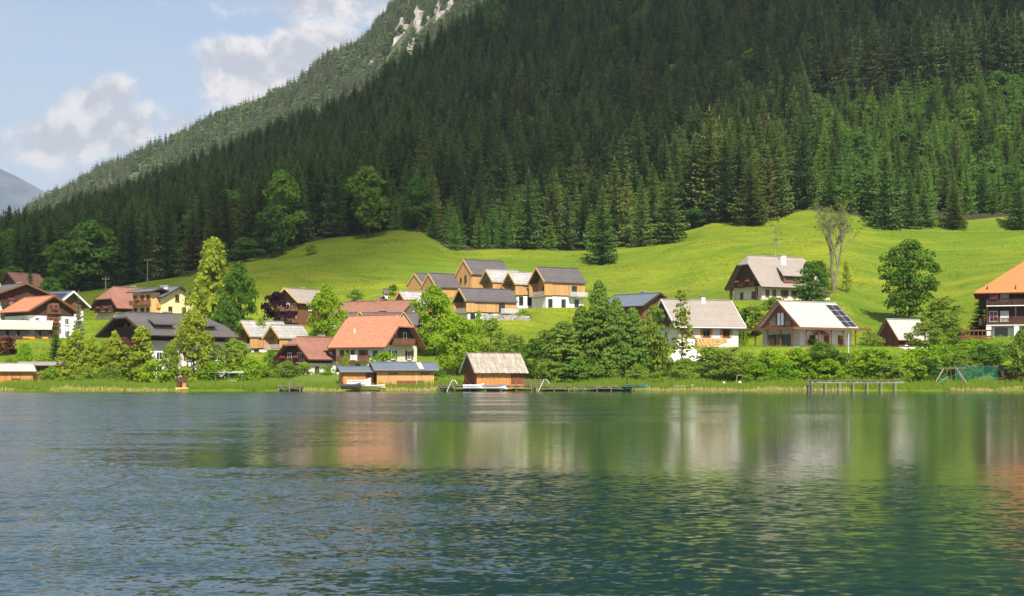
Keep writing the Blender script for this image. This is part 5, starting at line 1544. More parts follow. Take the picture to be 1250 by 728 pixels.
boat('white rowing boat with raised bow lying before the long boathouse lean-to', at(438, 471.5, 240), 6, 4.0, 1.4, 0.8, 'boat_white', 'cloth_white')
boat('dark covered boat moored under the lean-to of the long boathouse', at(428, 475, 239), 10, 3.4, 1.3, 0.6, 'dark_cover', 'dark_cover')
boat('flat pale upturned boat on the bank before the long boathouse', at(452, 474.2, 240.5), 3, 5.0, 1.4, 0.35, 'pebble', 'cloth_beige')
boat('teal rowing boat moored at the end of the long jetty', at(775, 473.5, 239), 2, 4.4, 1.4, 0.45, 'boat_teal')
boat('white boat moored before the old boathouse under the jetty', at(578, 475, 240), 4, 3.6, 1.3, 0.5, 'boat_white', 'cloth_white')
boat('white boat with blue-grey cover beside the jetty steps', at(604, 475.2, 240.2), -3, 4.2, 1.4, 0.5, 'boat_white', 'steel')

# ------------------------------------------------------------------ jetties
def jetty(label, px0, px1, Y, z, depth=1.6, step=2.4, postmat='grey_wood', deckmat='grey_wood', rail=None, rz=0.0, posth=0.0, name='jetty'):
    a, b = at(px0, 470, Y), at(px1, 470, Y)
    root = link(name, None, None, (a.x, Y, 0)); tag(root, label, 'jetty')
    L = b.x - a.x
    deck = MB().box(0, L, 0, depth, z - 0.34, z - 0.07).build('deck_frame', MATS[postmat], root)
    n_ = int(L / 0.34); pr = random.Random(int(px0))
    pm = [mesh_from('plank', (q := MB().box(0, L / n_ - 0.02, -0.12, depth + 0.12, 0, 0.06)).v, q.f, MATS[deckmat])]
    for k in range(n_): link('plank', pm[0], deck, (k * L / n_, pr.uniform(-0.08, 0.08), z - 0.066 + pr.uniform(0, 0.015)))
    k = 0
    x_ = 0.15
    while x_ < L:
        for y_ in (0.05, depth - 0.05):
            MB().tube([(x_, y_, -2.2), (x_, y_, z + posth * (1 if pr.random() < 0.5 else 0.4))], [0.10, 0.09], 7).build('post', MATS[postmat], root)
        x_ += step
    return root, L


jetty('long low wooden jetty in front of the old boathouse', 535, 655, 240.0, 0.95, 1.8, 2.6, posth=0.35)
jetty('wooden jetty below the big fir', 658, 772, 239.4, 0.80, 2.2, 2.4, posth=0.1)
jetty('tall wooden pier on slim posts before the solar-roofed house', 990, 1104, 234.0, 1.75, 1.5, 2.3, 'white_post', 'grey_wood')
jetty('small wooden landing stage by the reeds near the low house', 339, 368, 239.4, 0.8, 2.0, 1.8, posth=0.8)
# pier rail at the landward end
root, L = jetty('short step down at the end of the tall pier', 986, 992, 233.0, 1.1, 1.2, 0.6, 'grey_wood')
for o_ in (0,):
    MB().tube([(0.2, 0.3, 0), (0.2, 0.3, 2.6)], [0.07, 0.06], 6).build('mooring_post', MATS['grey_wood'], root)
    MB().tube([(1.6, 0.3, 0), (1.6, 0.3, 2.5)], [0.07, 0.06], 6).build('mooring_post', MATS['grey_wood'], root)


def ladder(label, loc, rz):
    root = link('bathing_ladder', None, None, loc, R(rz)); tag(root, label, 'ladder')
    for y_ in (-0.25, 0.25):
        MB().tube([(-1.0, y_, -0.6), (0.0, y_, 1.6), (0.5, y_, 1.5), (0.9, y_, 0.9)], [0.05] * 4, 6).build('handrail', MATS['white_metal'], root)
    for k in range(5): MB().beam((-1.0 + k * 0.2, -0.25, -0.5 + k * 0.42), (-1.0 + k * 0.2, 0.25, -0.5 + k * 0.42), 0.07).build('rung', MATS['white_metal'], root)


p = at(664, 470, 239.0); ladder('white bathing ladder between the two jetties', (p.x, p.y, 0.4), 0)
p = at(552, 470, 239.6); ladder('white bathing ladder leaning on the jetty by the old boathouse', (p.x, p.y, 0.3), 0)
# ------------------------------------------------------------------ trees and shrubs of the village, meadow and shore
def T(name, knd, px, Y, top, wpx, label, cat='tree', group=None, var=None):
    p = on(px, Y)
    hgt = max(0.6, at(px, top, Y).z - p.z)
    return plant(name, knd, (p.x, p.y, p.z - 0.1), hgt, wpx * Y / F, label, cat, group, var)


GS = 'shrubs along the lake shore'
VEG = [
    # far side of the village, shore birches
    ('ornamental_shrub', 'red_bush', 9, 292, 410, 30, 'dark burgundy shrub below the hotel terrace', 'shrub'),
    ('shrub', 'bright_bush', 30, 282, 418, 26, 'light green shrub beside the burgundy shrub', 'shrub'),
    ('shrub', 'bright_bush', 38, 272, 432, 34, 'light green shrub above the low shore shed', 'shrub'),
    ('shrub', 'bush', 12, 272, 436, 28, 'green shrub behind the low shore boathouse', 'shrub'),
    ('conifer_tree', 'meadow_spruce', 68, 280, 393, 32, 'small dark green spruce in front of the hotel', 'tree'),
    ('conifer_tree', 'lit_spruce', 84, 276, 398, 14, 'slender olive spruce beside the blue spruce', 'tree'),
    ('blue_spruce', 'blue_spruce', 96, 286, 354, 28, 'silvery blue spruce with a yellowish tip beside the hotel', 'tree'),
    ('birch_tree', 'birch', 78, 255, 420, 26, 'low yellow-green birch at the hotel end of the shore thicket', 'tree'),
    ('birch_tree', 'birch', 95, 256, 402, 28, 'yellow-green birch in front of the blue spruce', 'tree'),
    ('birch_tree', 'birch', 112, 255, 410, 26, 'yellow-green birch in the middle of the shore thicket', 'tree'),
    ('birch_tree', 'birch', 128, 256, 414, 24, 'small yellow-green birch under the chalet gable end', 'tree'),
    ('birch_tree', 'birch', 140, 256, 404, 24, 'thin pale-stemmed birch before the chalet balconies', 'tree'),
    ('shore_shrub', 'bright_bush', 62, 254, 446, 34, 'green shore shrub beside the low boathouse annexe', 'shrub', GS),
    ('shore_shrub', 'bush', 104, 252, 446, 40, 'bushy undergrowth below the shore birches', 'shrub', GS),
    ('shore_shrub', 'bush', 134, 252, 448, 34, 'bushy undergrowth before the chalet gable', 'shrub', GS),
    ('birch_tree', 'birch', 174, 257, 397, 38, 'broad yellow-green birch hiding the chalet corner', 'tree'),
    ('willow_tree', 'willow', 236, 255, 376, 62, 'big lime green willow in front of the dark-roofed chalet', 'tree'),
    ('thin_tree', 'sparse_tree', 229, 262, 352, 26, 'thin sparse treetop rising behind the big willow', 'tree'),
    ('willow_tree', 'willow', 208, 254, 418, 34, 'small lime green willow beside the big willow', 'tree'),
    ('shrub', 'olive_tree', 262, 258, 418, 36, 'olive green shrub at the far corner of the chalet', 'shrub'),
    ('garden_tree', 'olive_tree', 288, 262, 412, 46, 'olive brown garden tree before the timber cabins', 'tree'),
    ('shrub', 'dark_bush', 331, 270, 426, 26, 'dark green shrub below the timber cabins', 'shrub'),
    ('shrub', 'bush', 318, 258, 444, 44, 'green shrub by the low garden fence', 'shrub'),
    ('shrub', 'bush', 350, 258, 440, 36, 'green shrub before the low dark house', 'shrub'),
    ('shrub', 'bush', 372, 260, 441, 30, 'rounded green shrub below the low house balcony', 'shrub'),
    ('shrub', 'bright_bush', 398, 258, 446, 26, 'light green shrub at the white link building', 'shrub'),
    ('climbing_shrub', 'bush', 422, 260, 428, 10, 'narrow climbing shrub against the white link building', 'shrub'),
    ('shrub', 'bright_bush', 472, 256, 427, 54, 'bright green shrub behind the long boathouse roof', 'shrub'),
    ('shrub', 'dark_bush', 535, 254, 448, 26, 'dark shrub between the two boathouses', 'shrub'),
    # behind the houses
    ('larch_tree', 'lime_tree', 260, 312, 288, 66, 'tall yellow-green larch behind the village beside a dark green tree', 'tree'),
    ('leafy_tree', 'round_tree', 290, 306, 318, 58, 'dark green leafy tree beside the yellow-green larch', 'tree'),
    ('leafy_tree', 'round_tree', 276, 298, 366, 46, 'dark green shrub-like tree at the foot of the larch', 'tree'),
    ('shrub', 'bush', 318, 302, 388, 30, 'green shrub beside the timber cabin roof', 'shrub'),
    ('purple_tree', 'purple_tree', 337, 316, 354, 40, 'round dark purple-leaved tree by the timber cabins', 'tree'),
    ('leafy_tree', 'bright_tree', 399, 290, 348, 66, 'big bright green leafy tree behind the low house', 'tree'),
    ('leafy_tree', 'bright_tree', 530, 300, 348, 72, 'tall light green tree before the new timber chalets', 'tree'),
    ('leafy_tree', 'bright_tree', 558, 268, 384, 84, 'round bright green tree behind the gap between the boathouses', 'tree'),
    ('leafy_tree', 'olive_tree', 600, 282, 388, 44, 'olive green tree between the bright round tree and the big fir', 'tree'),
    ('leafy_tree', 'olive_tree', 628, 268, 408, 50, 'low olive tree behind the old boathouse', 'tree'),
    ('leafy_tree', 'round_tree', 655, 262, 412, 52, 'dark green tree filling the shore beside the big fir', 'tree'),
    ('shrub', 'bush', 600, 258, 440, 46, 'green shrub behind the old boathouse roof', 'shrub'),
    ('fir_tree', 'fir', 688, 256, 390, 70, 'broad layered dark fir on the shore by the jetty', 'tree'),
    ('fir_tree', 'fir', 731, 258, 341, 62, 'tallest layered fir of the shore group, pointed top', 'tree'),
    ('fir_tree', 'fir', 772, 256, 374, 50, 'layered green fir beside the weeping birch', 'tree'),
    ('birch_tree', 'weeping', 797, 259, 372, 46, 'weeping birch half hiding the white house gable', 'tree'),
    ('larch_tree', 'thin_larch', 832, 258, 352, 40, 'thin sparse larch standing before the white tent', 'tree'),
    ('shrub', 'bush', 838, 252, 436, 50, 'loose green shrub at the foot of the thin larch', 'shrub'),
    ('shrub', 'bright_bush', 800, 248, 453, 28, 'rounded bright shrub at the water beyond the teal boat', 'shrub'),
    ('fruit_tree', 'olive_tree', 866, 252, 423, 51, 'small fruit tree with thin stem on the shore lawn', 'tree'),
    ('fruit_tree', 'olive_tree', 886, 253, 427, 46, 'small fruit tree beneath the beige parasol', 'tree'),
    ('shrub', 'bush', 912, 254, 429, 51, 'green shrub on the shore below the veranda corner', 'shrub'),
    ('shrub', 'bright_bush', 940, 254, 425, 56, 'bright green shrub below the solar-roofed house terrace', 'shrub'),
    ('shrub', 'bright_bush', 972, 255, 423, 51, 'bright green rounded shrub under the salmon parasol', 'shrub'),
    ('garden_tree', 'round_tree', 1004, 256, 417, 53, 'small dark green tree on the shore before the solar roof', 'tree'),
    ('shrub', 'dark_bush', 992, 266, 409, 16, 'narrow dark conifer-like shrub at the terrace posts', 'shrub'),
    ('shrub', 'bush', 1030, 254, 429, 43, 'green shrub at the landward end of the tall pier', 'shrub'),
    ('shrub', 'bright_bush', 1062, 255, 421, 76, 'large bright green shrub above the tall pier', 'shrub'),
    ('shrub', 'bush', 1092, 256, 433, 51, 'green shrub below the little brown shed', 'shrub'),
    ('shrub', 'bright_bush', 1122, 257, 423, 61, 'bright green shrub on the bank before the brown shed', 'shrub'),
    ('shrub', 'bright_bush', 1150, 258, 417, 56, 'bright green shrub on the bank above the swing', 'shrub'),
    ('shrub', 'bush', 1090, 251, 439, 46, 'low loose shrub at the water above the pier end', 'shrub'),
    ('shrub', 'dark_bush', 1134, 252, 437, 43, 'dark low shrub beside the wooden swing', 'shrub'),
    ('rose_tree', 'sparse_tree', 1034, 262, 398, 26, 'white-flecked sparse tree before the solar-roofed house', 'tree'),
    ('garden_tree', 'bush', 1062, 266, 404, 40, 'loose green garden tree beside the little brown shed', 'tree'),
    ('garden_tree', 'olive_tree', 1130, 272, 392, 56, 'pale spreading fruit tree in front of the brown shed', 'tree'),
    ('garden_tree', 'olive_tree', 1152, 296, 360, 56, 'grey-green tree below the big round tree', 'tree'),
    ('garden_tree', 'bush', 1168, 275, 398, 40, 'green shrub between the fruit tree and the pergola', 'shrub'),
    ('conifer_tree', 'meadow_spruce', 1197, 290, 354, 34, 'dark green spruce beside the guesthouse wall', 'tree'),
    ('shrub', 'bright_bush', 1190, 262, 413, 76, 'bright green shrub bank below the pergola', 'shrub'),
    ('shrub', 'dark_bush', 1205, 257, 417, 64, 'dark green shrub behind the green net', 'shrub'),
    ('shrub', 'bush', 1222, 262, 416, 40, 'green shrub at the foot of the guesthouse', 'shrub'),
    ('shore_tree', 'olive_tree', 1247, 246.5, 402, 44, 'dense green shore tree over the wooden playhouse', 'tree'),
    ('shrub', 'bush', 1172, 254, 429, 51, 'green shrub seen through the wooden swing', 'shrub'),
    ('shore_shrub', 'bush', 668, 252, 438, 44, 'bushy undergrowth at the boathouse end of the fir group', 'shrub', GS),
    ('shore_shrub', 'dark_bush', 705, 253, 436, 50, 'dark undergrowth beneath the broad layered fir', 'shrub', GS),
    ('shore_shrub', 'bush', 742, 254, 438, 50, 'green undergrowth beneath the tallest fir', 'shrub', GS),
    ('shore_shrub', 'bush', 778, 252, 444, 40, 'green undergrowth between fir and weeping birch', 'shrub', GS),
    ('fir_tree', 'fir', 710, 262, 372, 54, 'layered fir filling the gap before the tallest shore fir', 'tree'),
    ('fir_tree', 'fir', 752, 263, 362, 50, 'layered fir behind the tallest shore fir', 'tree'),
    ('leafy_tree', 'olive_tree', 672, 266, 398, 56, 'olive tree leaning over the jetty beside the broad fir', 'tree'),
    ('birch_tree', 'birch', 152, 258, 420, 28, 'low yellow-green birch before the chalet balcony corner', 'tree'),
    ('shrub', 'bright_bush', 190, 253, 436, 50, 'lime green shrub between the broad birch and the willow', 'shrub'),
    ('shrub', 'bright_bush', 262, 252, 438, 46, 'lime green shrub at the foot of the big willow', 'shrub'),
    ('shrub', 'bright_bush', 306, 256, 436, 40, 'bright shrub under the olive brown garden tree', 'shrub'),
    ('shrub', 'bright_bush', 52, 268, 430, 36, 'bright shrub below the small dark spruce', 'shrub'),
    ('shrub', 'bright_bush', 1012, 252, 437, 51, 'bright low shrub by the pier steps', 'shrub'),
    ('shrub', 'bright_bush', 956, 250, 439, 51, 'bright low shrub at the reeds below the veranda', 'shrub'),
    ('shrub', 'bright_bush', 924, 250, 440, 43, 'bright low shrub beside the goal frame', 'shrub'),
    ('shrub', 'bright_bush', 1108, 252, 435, 51, 'bright low shrub between the dark low shrub and the pier', 'shrub'),
    # meadow
    ('leafy_tree', 'round_tree', 1110, 325, 291, 88, 'big round dark green tree standing alone on the meadow slope', 'tree'),
    ('leafy_tree', 'round_tree', 990, 318, 318, 54, 'leafy green tree before the chalet with the huge roof', 'tree'),
    ('shrub', 'bush', 893, 302, 370, 40, 'olive shrub below the meadow chalet gable', 'shrub'),
    ('shrub', 'olive_tree', 918, 298, 372, 44, 'reddish olive shrub below the meadow chalet windows', 'shrub'),
    ('shrub', 'bush', 945, 312, 362, 50, 'low shrub bank in front of the meadow chalet wall', 'shrub'),
    ('shrub', 'bright_bush', 905, 286, 390, 24, 'small bright shrub between the white house and the solar roof', 'shrub'),
    ('sapling_tree', 'sparse_tree', 946, 400, 264, 26, 'thin pale sapling on the meadow above the chalet roof', 'tree'),
    ('shrub', 'bush', 1000, 360, 318, 40, 'shrub at the foot of the bare tree', 'shrub'),
    ('shrub', 'lime_tree', 1033, 356, 318, 14, 'yellow flowering shrub beside the bare tree', 'shrub'),
    ('spruce_tree', 'meadow_spruce', 735, 428, 226, 56, 'dark lone spruce standing out on the meadow below the forest', 'tree'),
    ('spruce_tree', 'meadow_spruce', 783, 448, 214, 43, 'lone spruce on the meadow second from the hollow', 'tree'),
    ('spruce_tree', 'lit_spruce', 818, 452, 204, 53, 'brownish spruce with open crown at the meadow edge', 'tree'),
    ('spruce_tree', 'lit_spruce', 750, 462, 190, 53, 'tall spruce just behind the lone meadow spruce', 'tree'),
    ('leafy_tree', 'wood_tree', 848, 462, 254, 34, 'small broad green tree under the tall edge spruces', 'tree'),
    ('spruce_tree', 'lit_spruce', 866, 466, 128, 68, 'tall sunlit spruce at the meadow corner', 'tree'),
    ('spruce_tree', 'lit_spruce', 890, 468, 150, 53, 'sunlit spruce beside the tallest meadow corner spruce', 'tree'),
    ('spruce_tree', 'meadow_spruce', 916, 454, 190, 65, 'broad green spruce reaching down to the meadow knoll', 'tree'),
    ('spruce_tree', 'lit_spruce', 1080, 448, 172, 53, 'pointed olive spruce alone before the young regrowth', 'tree'),
    ('spruce_tree', 'meadow_spruce', 1110, 452, 208, 43, 'green spruce beside the pointed olive spruce', 'tree'),
    ('spruce_tree', 'meadow_spruce', 1128, 454, 222, 41, 'low green spruce second beside the pointed olive spruce', 'tree'),
    ('spruce_tree', 'meadow_spruce', 1165, 452, 216, 43, 'green spruce at the edge of the meadow below the regrowth', 'tree'),
    ('spruce_tree', 'lit_spruce', 1243, 448, 205, 36, 'olive spruce at the meadow edge above the guesthouse roof', 'tree'),
    # broadleaved trees in the forest edge on the village side
    ('broadleaf_tree', 'wood_tree', 110, 425, 268, 78, 'big round green tree at the forest edge above the hotel', 'tree'),
    ('broadleaf_tree', 'wood_tree', 78, 422, 292, 52, 'green tree beside the big round tree above the hotel', 'tree'),
    ('broadleaf_tree', 'wood_tree', 15, 420, 325, 44, 'grey-green tree behind the red-roofed house', 'tree'),
    ('broadleaf_tree', 'wood_tree', 62, 376, 338, 40, 'green tree beside the red-roofed house', 'tree'),
    ('spruce_tree', 'spruce', 37, 386, 322, 15, 'small dark spruce before the red-roofed house', 'tree'),
    ('broadleaf_tree', 'wood_tree', 345, 452, 208, 56, 'light green tree group leaning out of the forest edge', 'tree'),
    ('broadleaf_tree', 'wood_tree', 332, 446, 250, 44, 'lower light green tree at the forest edge', 'tree'),
    ('broadleaf_tree', 'wood_tree', 449, 458, 203, 58, 'round-crowned green tree among dark spruces above the meadow', 'tree'),
    ('broadleaf_tree', 'wood_tree', 510, 460, 216, 40, 'narrow green tree at the top of the meadow hollow', 'tree'),
    ('broadleaf_tree', 'wood_tree', 300, 440, 290, 44, 'low green tree at the meadow edge behind the larch', 'tree'),
    ('broadleaf_tree', 'wood_tree', 265, 436, 292, 36, 'low dark green tree behind the larch top', 'tree'),
    ('shrub', 'bush', 380, 440, 296, 20, 'low shrub on the meadow edge', 'shrub'),
    ('broadleaf_tree', 'wood_tree', 602, 880, -14, 30, 'lime green treetop high on the wooded ridge', 'tree'),
    ('shrub', 'dark_bush', 480, 376, 346, 16, 'small round shrub beside the wayside shrine', 'shrub'),
    ('hedge_shrub', 'bush', 434, 372, 353, 26, 'low dark hedge shrub on the meadow above the red-brown roof', 'shrub'),
    ('shrub', 'purple_tree', 468, 352, 361, 12, 'small dark red shrub above the red-brown roof', 'shrub'),
    ('shrub', 'bush', 640, 322, 378, 26, 'low shrub below the new chalet terrace', 'shrub'),
    ('shrub', 'bright_bush', 585, 312, 376, 14, 'small bright shrub at the front chalet wall', 'shrub'),
    ('shrub', 'olive_tree', 800, 300, 392, 24, 'shrub behind the weeping birch', 'shrub'),
]
for e in VEG:
    nm, kd, px, Y, top, w_, lb, ct = e[:8]
    T(nm, kd, px, Y, top, w_, lb, ct, e[8] if len(e) > 8 else None)

# the half-bare tree above the chalet
p = on(1018, 352)
root = link('bare_tree', None, None, (p.x, p.y, p.z - 0.2)); tag(root, 'tall half-bare grey tree on the meadow above the chalet roof', 'tree')
mb = MB(); rb = random.Random(4)
tips = []
def grow(a, d, L, r_, lev):
    b_ = a + d * L
    mid = (a + b_) / 2 + Vector((rb.uniform(-1, 1), rb.uniform(-1, 1), 0)) * L * 0.06
    mb.tube([a, mid, b_], [r_, r_ * 0.85, r_ * 0.65], 5, cap=False)
    if lev == 0: tips.append(b_); return
    for k in range(rb.choice((3, 3, 4))):
        nd = (d + Vector((rb.uniform(-0.75, 0.75), rb.uniform(-0.75, 0.75), rb.uniform(-0.1, 0.5)))).normalized()
        grow(a + d * L * rb.uniform(0.5, 1.0), nd, L * rb.uniform(0.5, 0.72), r_ * 0.52, lev - 1)
for k in range(3): grow(Vector((rb.uniform(-.3, .3), rb.uniform(-.3, .3), 0)), Vector((rb.uniform(-.35, .35), rb.uniform(-.3, .3), 1)).normalized(), 7.6, 0.24, 5)
mb.build('trunk', MATS['grey_bark'], root)
root.scale = (1.25, 1.25, 1.35)
sel = rb.sample(tips, min(200, len(tips)))
link('crown', quads_mesh('crown', leaves(5, [(tuple(q), 0.45) for q in sel], 8, 0.22), MATS['olive_leaf']), root)

# clipped hedges
def hedge(label, px0, px1, Y, hh, dep, mat):
    a, b = on(px0, Y), on(px1, Y)
    root = link('hedge', None, None, ((a.x + b.x) / 2, Y, min(a.z, b.z))); tag(root, label, 'hedge')
    L = b.x - a.x; n_ = int(L * 260)
    r = np.random.default_rng(int(px0))
    P_ = np.stack([r.uniform(-L/2, L/2, n_), r.uniform(-dep/2, dep/2, n_), r.uniform(0, hh, n_)], -1)
    face = r.integers(0, 3, n_)
    P_[face == 0, 1] = -dep/2; P_[face == 1, 2] = hh
    P_ += r.normal(size=P_.shape) * 0.05
    a_ = r.normal(size=(n_, 3)); a_ /= np.linalg.norm(a_, axis=1)[:, None]; b_ = np.cross(a_, r.normal(size=(n_, 3))); b_ /= np.linalg.norm(b_, axis=1)[:, None]
    Q_ = np.stack([P_ - a_ * 0.11, P_ - b_ * 0.11, P_ + a_ * 0.11, P_ + b_ * 0.11], 1)
    link('foliage', quads_mesh('foliage', Q_, MATS[mat]), root)
    MB().box(-L/2 + 0.1, L/2 - 0.1, -dep/2 + 0.12, dep/2 - 0.12, -0.6, hh - 0.12).build('branches', MATS['bark'], root)


hedge('clipped green hedge below the white house garden', 858, 925, 258.5, 2.0, 1.4, 'bright_leaf')
hedge('long clipped hedge in front of the solar-roofed house terrace', 928, 1032, 257.5, 1.7, 1.4, 'bright_leaf')
hedge('clipped hedge along the bank before the guesthouse', 1135, 1215, 263, 1.8, 1.6, 'lime_leaf')

# ------------------------------------------------------------------ reeds and shore grass
def blades(name, n, y0, y1, h0, h1, w, mat, keep, lean=0.25, seed=1, half=125):
    r = np.random.default_rng(seed)
    x = r.uniform(-half, half, n); y = y0 + (y1 - y0) * r.random(n)
    hh = r.uniform(h0, h1, n) * (0.75 + 0.25 * np.sin(x * 0.31 + 2) * np.sin(x * 0.12))
    ok = np.array([keep(xx, yy) for xx, yy in zip(x, y)])
    x, y, hh = x[ok], y[ok], hh[ok]
    z = np.array([gz(a, b) for a, b in zip(x, y)]); z = np.maximum(z, -0.1) - 0.05
    a = r.uniform(0, 6.28, len(x)); ln = hh * r.uniform(-lean, lean, len(x)); ln2 = hh * r.uniform(-lean, lean, len(x))
    ww = w * r.uniform(0.6, 1.4, len(x))
    dx, dy = np.cos(a) * ww, np.sin(a) * ww * 0.4
    base_ = np.stack([x, y, z], -1); top = base_ + np.stack([ln, ln2, hh], -1)
    side = np.stack([dx, dy, np.zeros_like(dx)], -1)
    mid = (base_ * 0.45 + top * 0.55) + np.stack([-ln * 0.15, -ln2 * 0.15, hh * 0.03], -1)
    Q_ = np.stack([base_ - side * 0.6, mid - side, top, mid + side], 1)
    o = link(name, quads_mesh(name, Q_, MATS[mat])); tag(o, kind='stuff'); return o


def free(x, y):
    px = 625 + F * x / y
    if y < 246 and (417 < px < 462 or 553 < px < 650): return False
    if y < 249 and 452 < px < 530 and y > 244.5: return False
    if 205 < px < 230 and y < 245: return False
    if 655 < px < 770 and y < 244: return rnd.random() < 0.25
    return True


blades('shore_reeds', 30000, 241.2, 249.5, 1.1, 2.0, 0.055, 'reed_leaf', free, seed=3)
blades('dry_reeds', 9000, 240.2, 242.6, 0.55, 1.05, 0.055, 'dry_reed_leaf', lambda x, y: free(x, y) and (math.sin(x * 0.17) + math.sin(x * 0.05 + 1) > -0.9), seed=4)
blades('shore_grass', 26000, 249, 276, 0.25, 0.7, 0.06, 'reed_leaf', lambda x, y: True, seed=5)
blades('meadow_grass', 90000, 276, 452, 0.2, 0.5, 0.10, 'meadow_leaf', lambda x, y: y < fedge(625 + F * x / y) - 2 and math.sin(x * 0.2 + y * 0.1) * math.sin(y * 0.23 - x * 0.07) + 0.5 * math.sin(x * 0.71) * math.sin(y * 0.5) > 0.0, seed=6, half=172)

# ------------------------------------------------------------------ small structures
def pole(label, px, Y, top, lamp=False):
    p = on(px, Y); hh = at(px, top, Y).z - p.z
    root = link('utility_pole', None, None, p); tag(root, label, 'pole')
    MB().tube([(0, 0, -0.5), (0, 0, hh)], [0.17, 0.12], 8).build('mast', MATS['grey_wood'], root)
    MB().box(-0.9, 0.9, -0.06, 0.06, hh - 0.75, hh - 0.6).build('crossarm', MATS['grey_wood'], root)
    for x_ in (-0.8, 0.8): MB().tube([(x_, 0, hh - 0.6), (x_, 0, hh - 0.35)], [0.06, 0.05], 6).build('insulator', MATS['white_metal'], root)


pole('grey utility pole on the slope beside the brown-roofed house', 129, 375, 338)
pole('tall thin utility pole behind the yellow house', 180, 400, 315)
p = on(1036, 258); gp_ = link('garden_post', None, None, p); tag(gp_, 'slim pale garden post before the solar-roofed house', 'post')
MB().tube([(0, 0, -0.4), (0, 0, 5.4)], [0.06, 0.05], 7).build('shaft', MATS['white_trim'], gp_); MB().tube([(0, 0, 5.4), (0, 0, 5.55)], [0.14, 0.05], 7).build('finial', MATS['steel'], gp_)

p = on(471, 372)
s_ = House('wayside_shrine', 'tiny dark-roofed wayside shrine alone on the meadow', p, 10, 'shrine')
s_.dims(0.9, 0.9, 1.6, 2.3); s_.walls('white_trim', depth=0.5); s_.roof('slate', 0.35, 0.25, 0.1); s_.part('niche_shade', s_.fb('F', -0.25, 0.25, 0.7, 1.4, 0.0, 0.02), 'dark_cover')  # recess shown by a dark sheet standing for its shade
for (px, lb) in ((463, 'small wooden bench beside the wayside shrine'),): bench(lb, px, 372, 10, 'grey_wood')
bench('wooden bench on the shore lawn below the fruit trees', 850, 249, 5)
bench('wooden garden bench beside the weeping birch', 815, 252, -10, 'grey_wood')

# dry-stone wall below the new chalets
def stone_wall(label, px0, px1, Y, hh, seed):
    a, b = on(px0, Y), on(px1, Y)
    root = link('dry_stonework', None, None, a); tag(root, label, 'wall')
    r = random.Random(seed); kinds = []
    for k in range(5):
        q = MB().box(-0.42, 0.42, -0.35, 0.35, -0.24, 0.24)
        for v in q.v: v += Vector((r.uniform(-.12, .12), r.uniform(-.12, .12), r.uniform(-.07, .07)))
        kinds.append(mesh_from('stone', q.v, q.f, MATS['stone']))
    n_ = int((b.x - a.x) / 0.9)
    for i in range(n_):
        for j in range(int(hh / 0.45)):
            o = link('stone', kinds[r.randrange(5)], root, (i * 0.9 + (j % 2) * 0.4, r.uniform(-.1, .1) + j * 0.12, (b.z - a.z) * i / n_ + 0.1 + j * 0.44))
            o.rotation_euler = (r.uniform(-.1, .1), r.uniform(-.1, .1), r.uniform(-.3, .3))


stone_wall('pale dry-stone terrace wall below the new timber chalets', 590, 650, 318, 1.5, 1)
stone_wall('rough stone bank beside the red-brown roof on the meadow', 462, 495, 352, 1.4, 2)

# little orange gazebo on the shore
g_ = House('shore_gazebo', 'little brown wooden gazebo at the water edge below the big willow', on(222, 244), 8, 'gazebo')
g_.dims(2.4, 2.0, 1.9, 2.5); g_.part('floor', MB().box(-1.9, 1.6, -1.3, 1.2, -0.6, 0.2), 'new_wood_trim')
for x_ in (-1.1, 1.1):
    for y_ in (-0.9, 0.9): g_.post(x_, y_, 0.2, 1.95, 'brown_wood', 0.14)
g_.part('side_panel', MB().box(0.0, 1.1, -0.95, -0.9, 0.2, 1.5), 'old_wood'); g_.part('back_panel', MB().box(-1.1, 1.1, 0.85, 0.9, 0.2, 1.6), 'old_wood'); g_.roof('dark_wood', 0.35, 0.35, 0.1); g_.root.scale = (0.62, 0.62, 0.68)
g_ = House('picnic_shelter', 'open shelter with a flat pale roof on the lawn beside the willow', on(279, 252), 2, 'shelter')
g_.part('roof', MB().slab([(-2.6, -1.3, 2.3), (2.6, -1.3, 2.3), (2.6, 1.3, 2.5), (-2.6, 1.3, 2.5)], [(0, 1, 2, 3)], 0.14), 'pale_tile')
for x_ in (-2.3, 0, 2.3):
    for y_ in (-1.1, 1.1): g_.post(x_, y_, -0.3, 2.3, 'grey_wood', 0.12)
g_.part('table', MB().box(-1.6, 1.4, -0.4, 0.4, 0.72, 0.8).box(-1.3, -1.1, -0.3, 0.3, 0, 0.72).box(0.9, 1.1, -0.3, 0.3, 0, 0.72), 'cloth_white')

# low rail fence
def fence(label, px0, px1, Y, hh=1.0, step=1.6, mat='grey_wood'):
    a, b = on(px0, Y), on(px1, Y)
    root = link('rail_fence', None, None, a); tag(root, label, 'fence')
    L = b.x - a.x; n_ = int(L / step)
    for k in range(n_ + 1):
        x_ = L * k / n_; dz = gz(a.x + x_, Y) - a.z
        MB().box(x_ - 0.06, x_ + 0.06, -0.06, 0.06, dz - 0.3, dz + hh).build('post', MATS[mat], root)
    for v in (0.45, 0.85):
        for k in range(n_):
            x0_, x1_ = L * k / n_, L * (k + 1) / n_
            MB().beam((x0_, -0.085, gz(a.x + x0_, Y) - a.z + hh * v), (x1_, -0.085, gz(a.x + x1_, Y) - a.z + hh * v), 0.05, 0.10).build('rail', MATS[mat], root)


fence('low grey rail fence above the reeds by the landing stage', 331, 422, 249.8, 1.5)
fence('thin railing on the shore beside the old boathouse', 640, 660, 244.5, 1.7, 0.9)
fence('low wooden fence between the garden tent and the shore', 790, 812, 250, 1.2, 1.2, 'white_post')

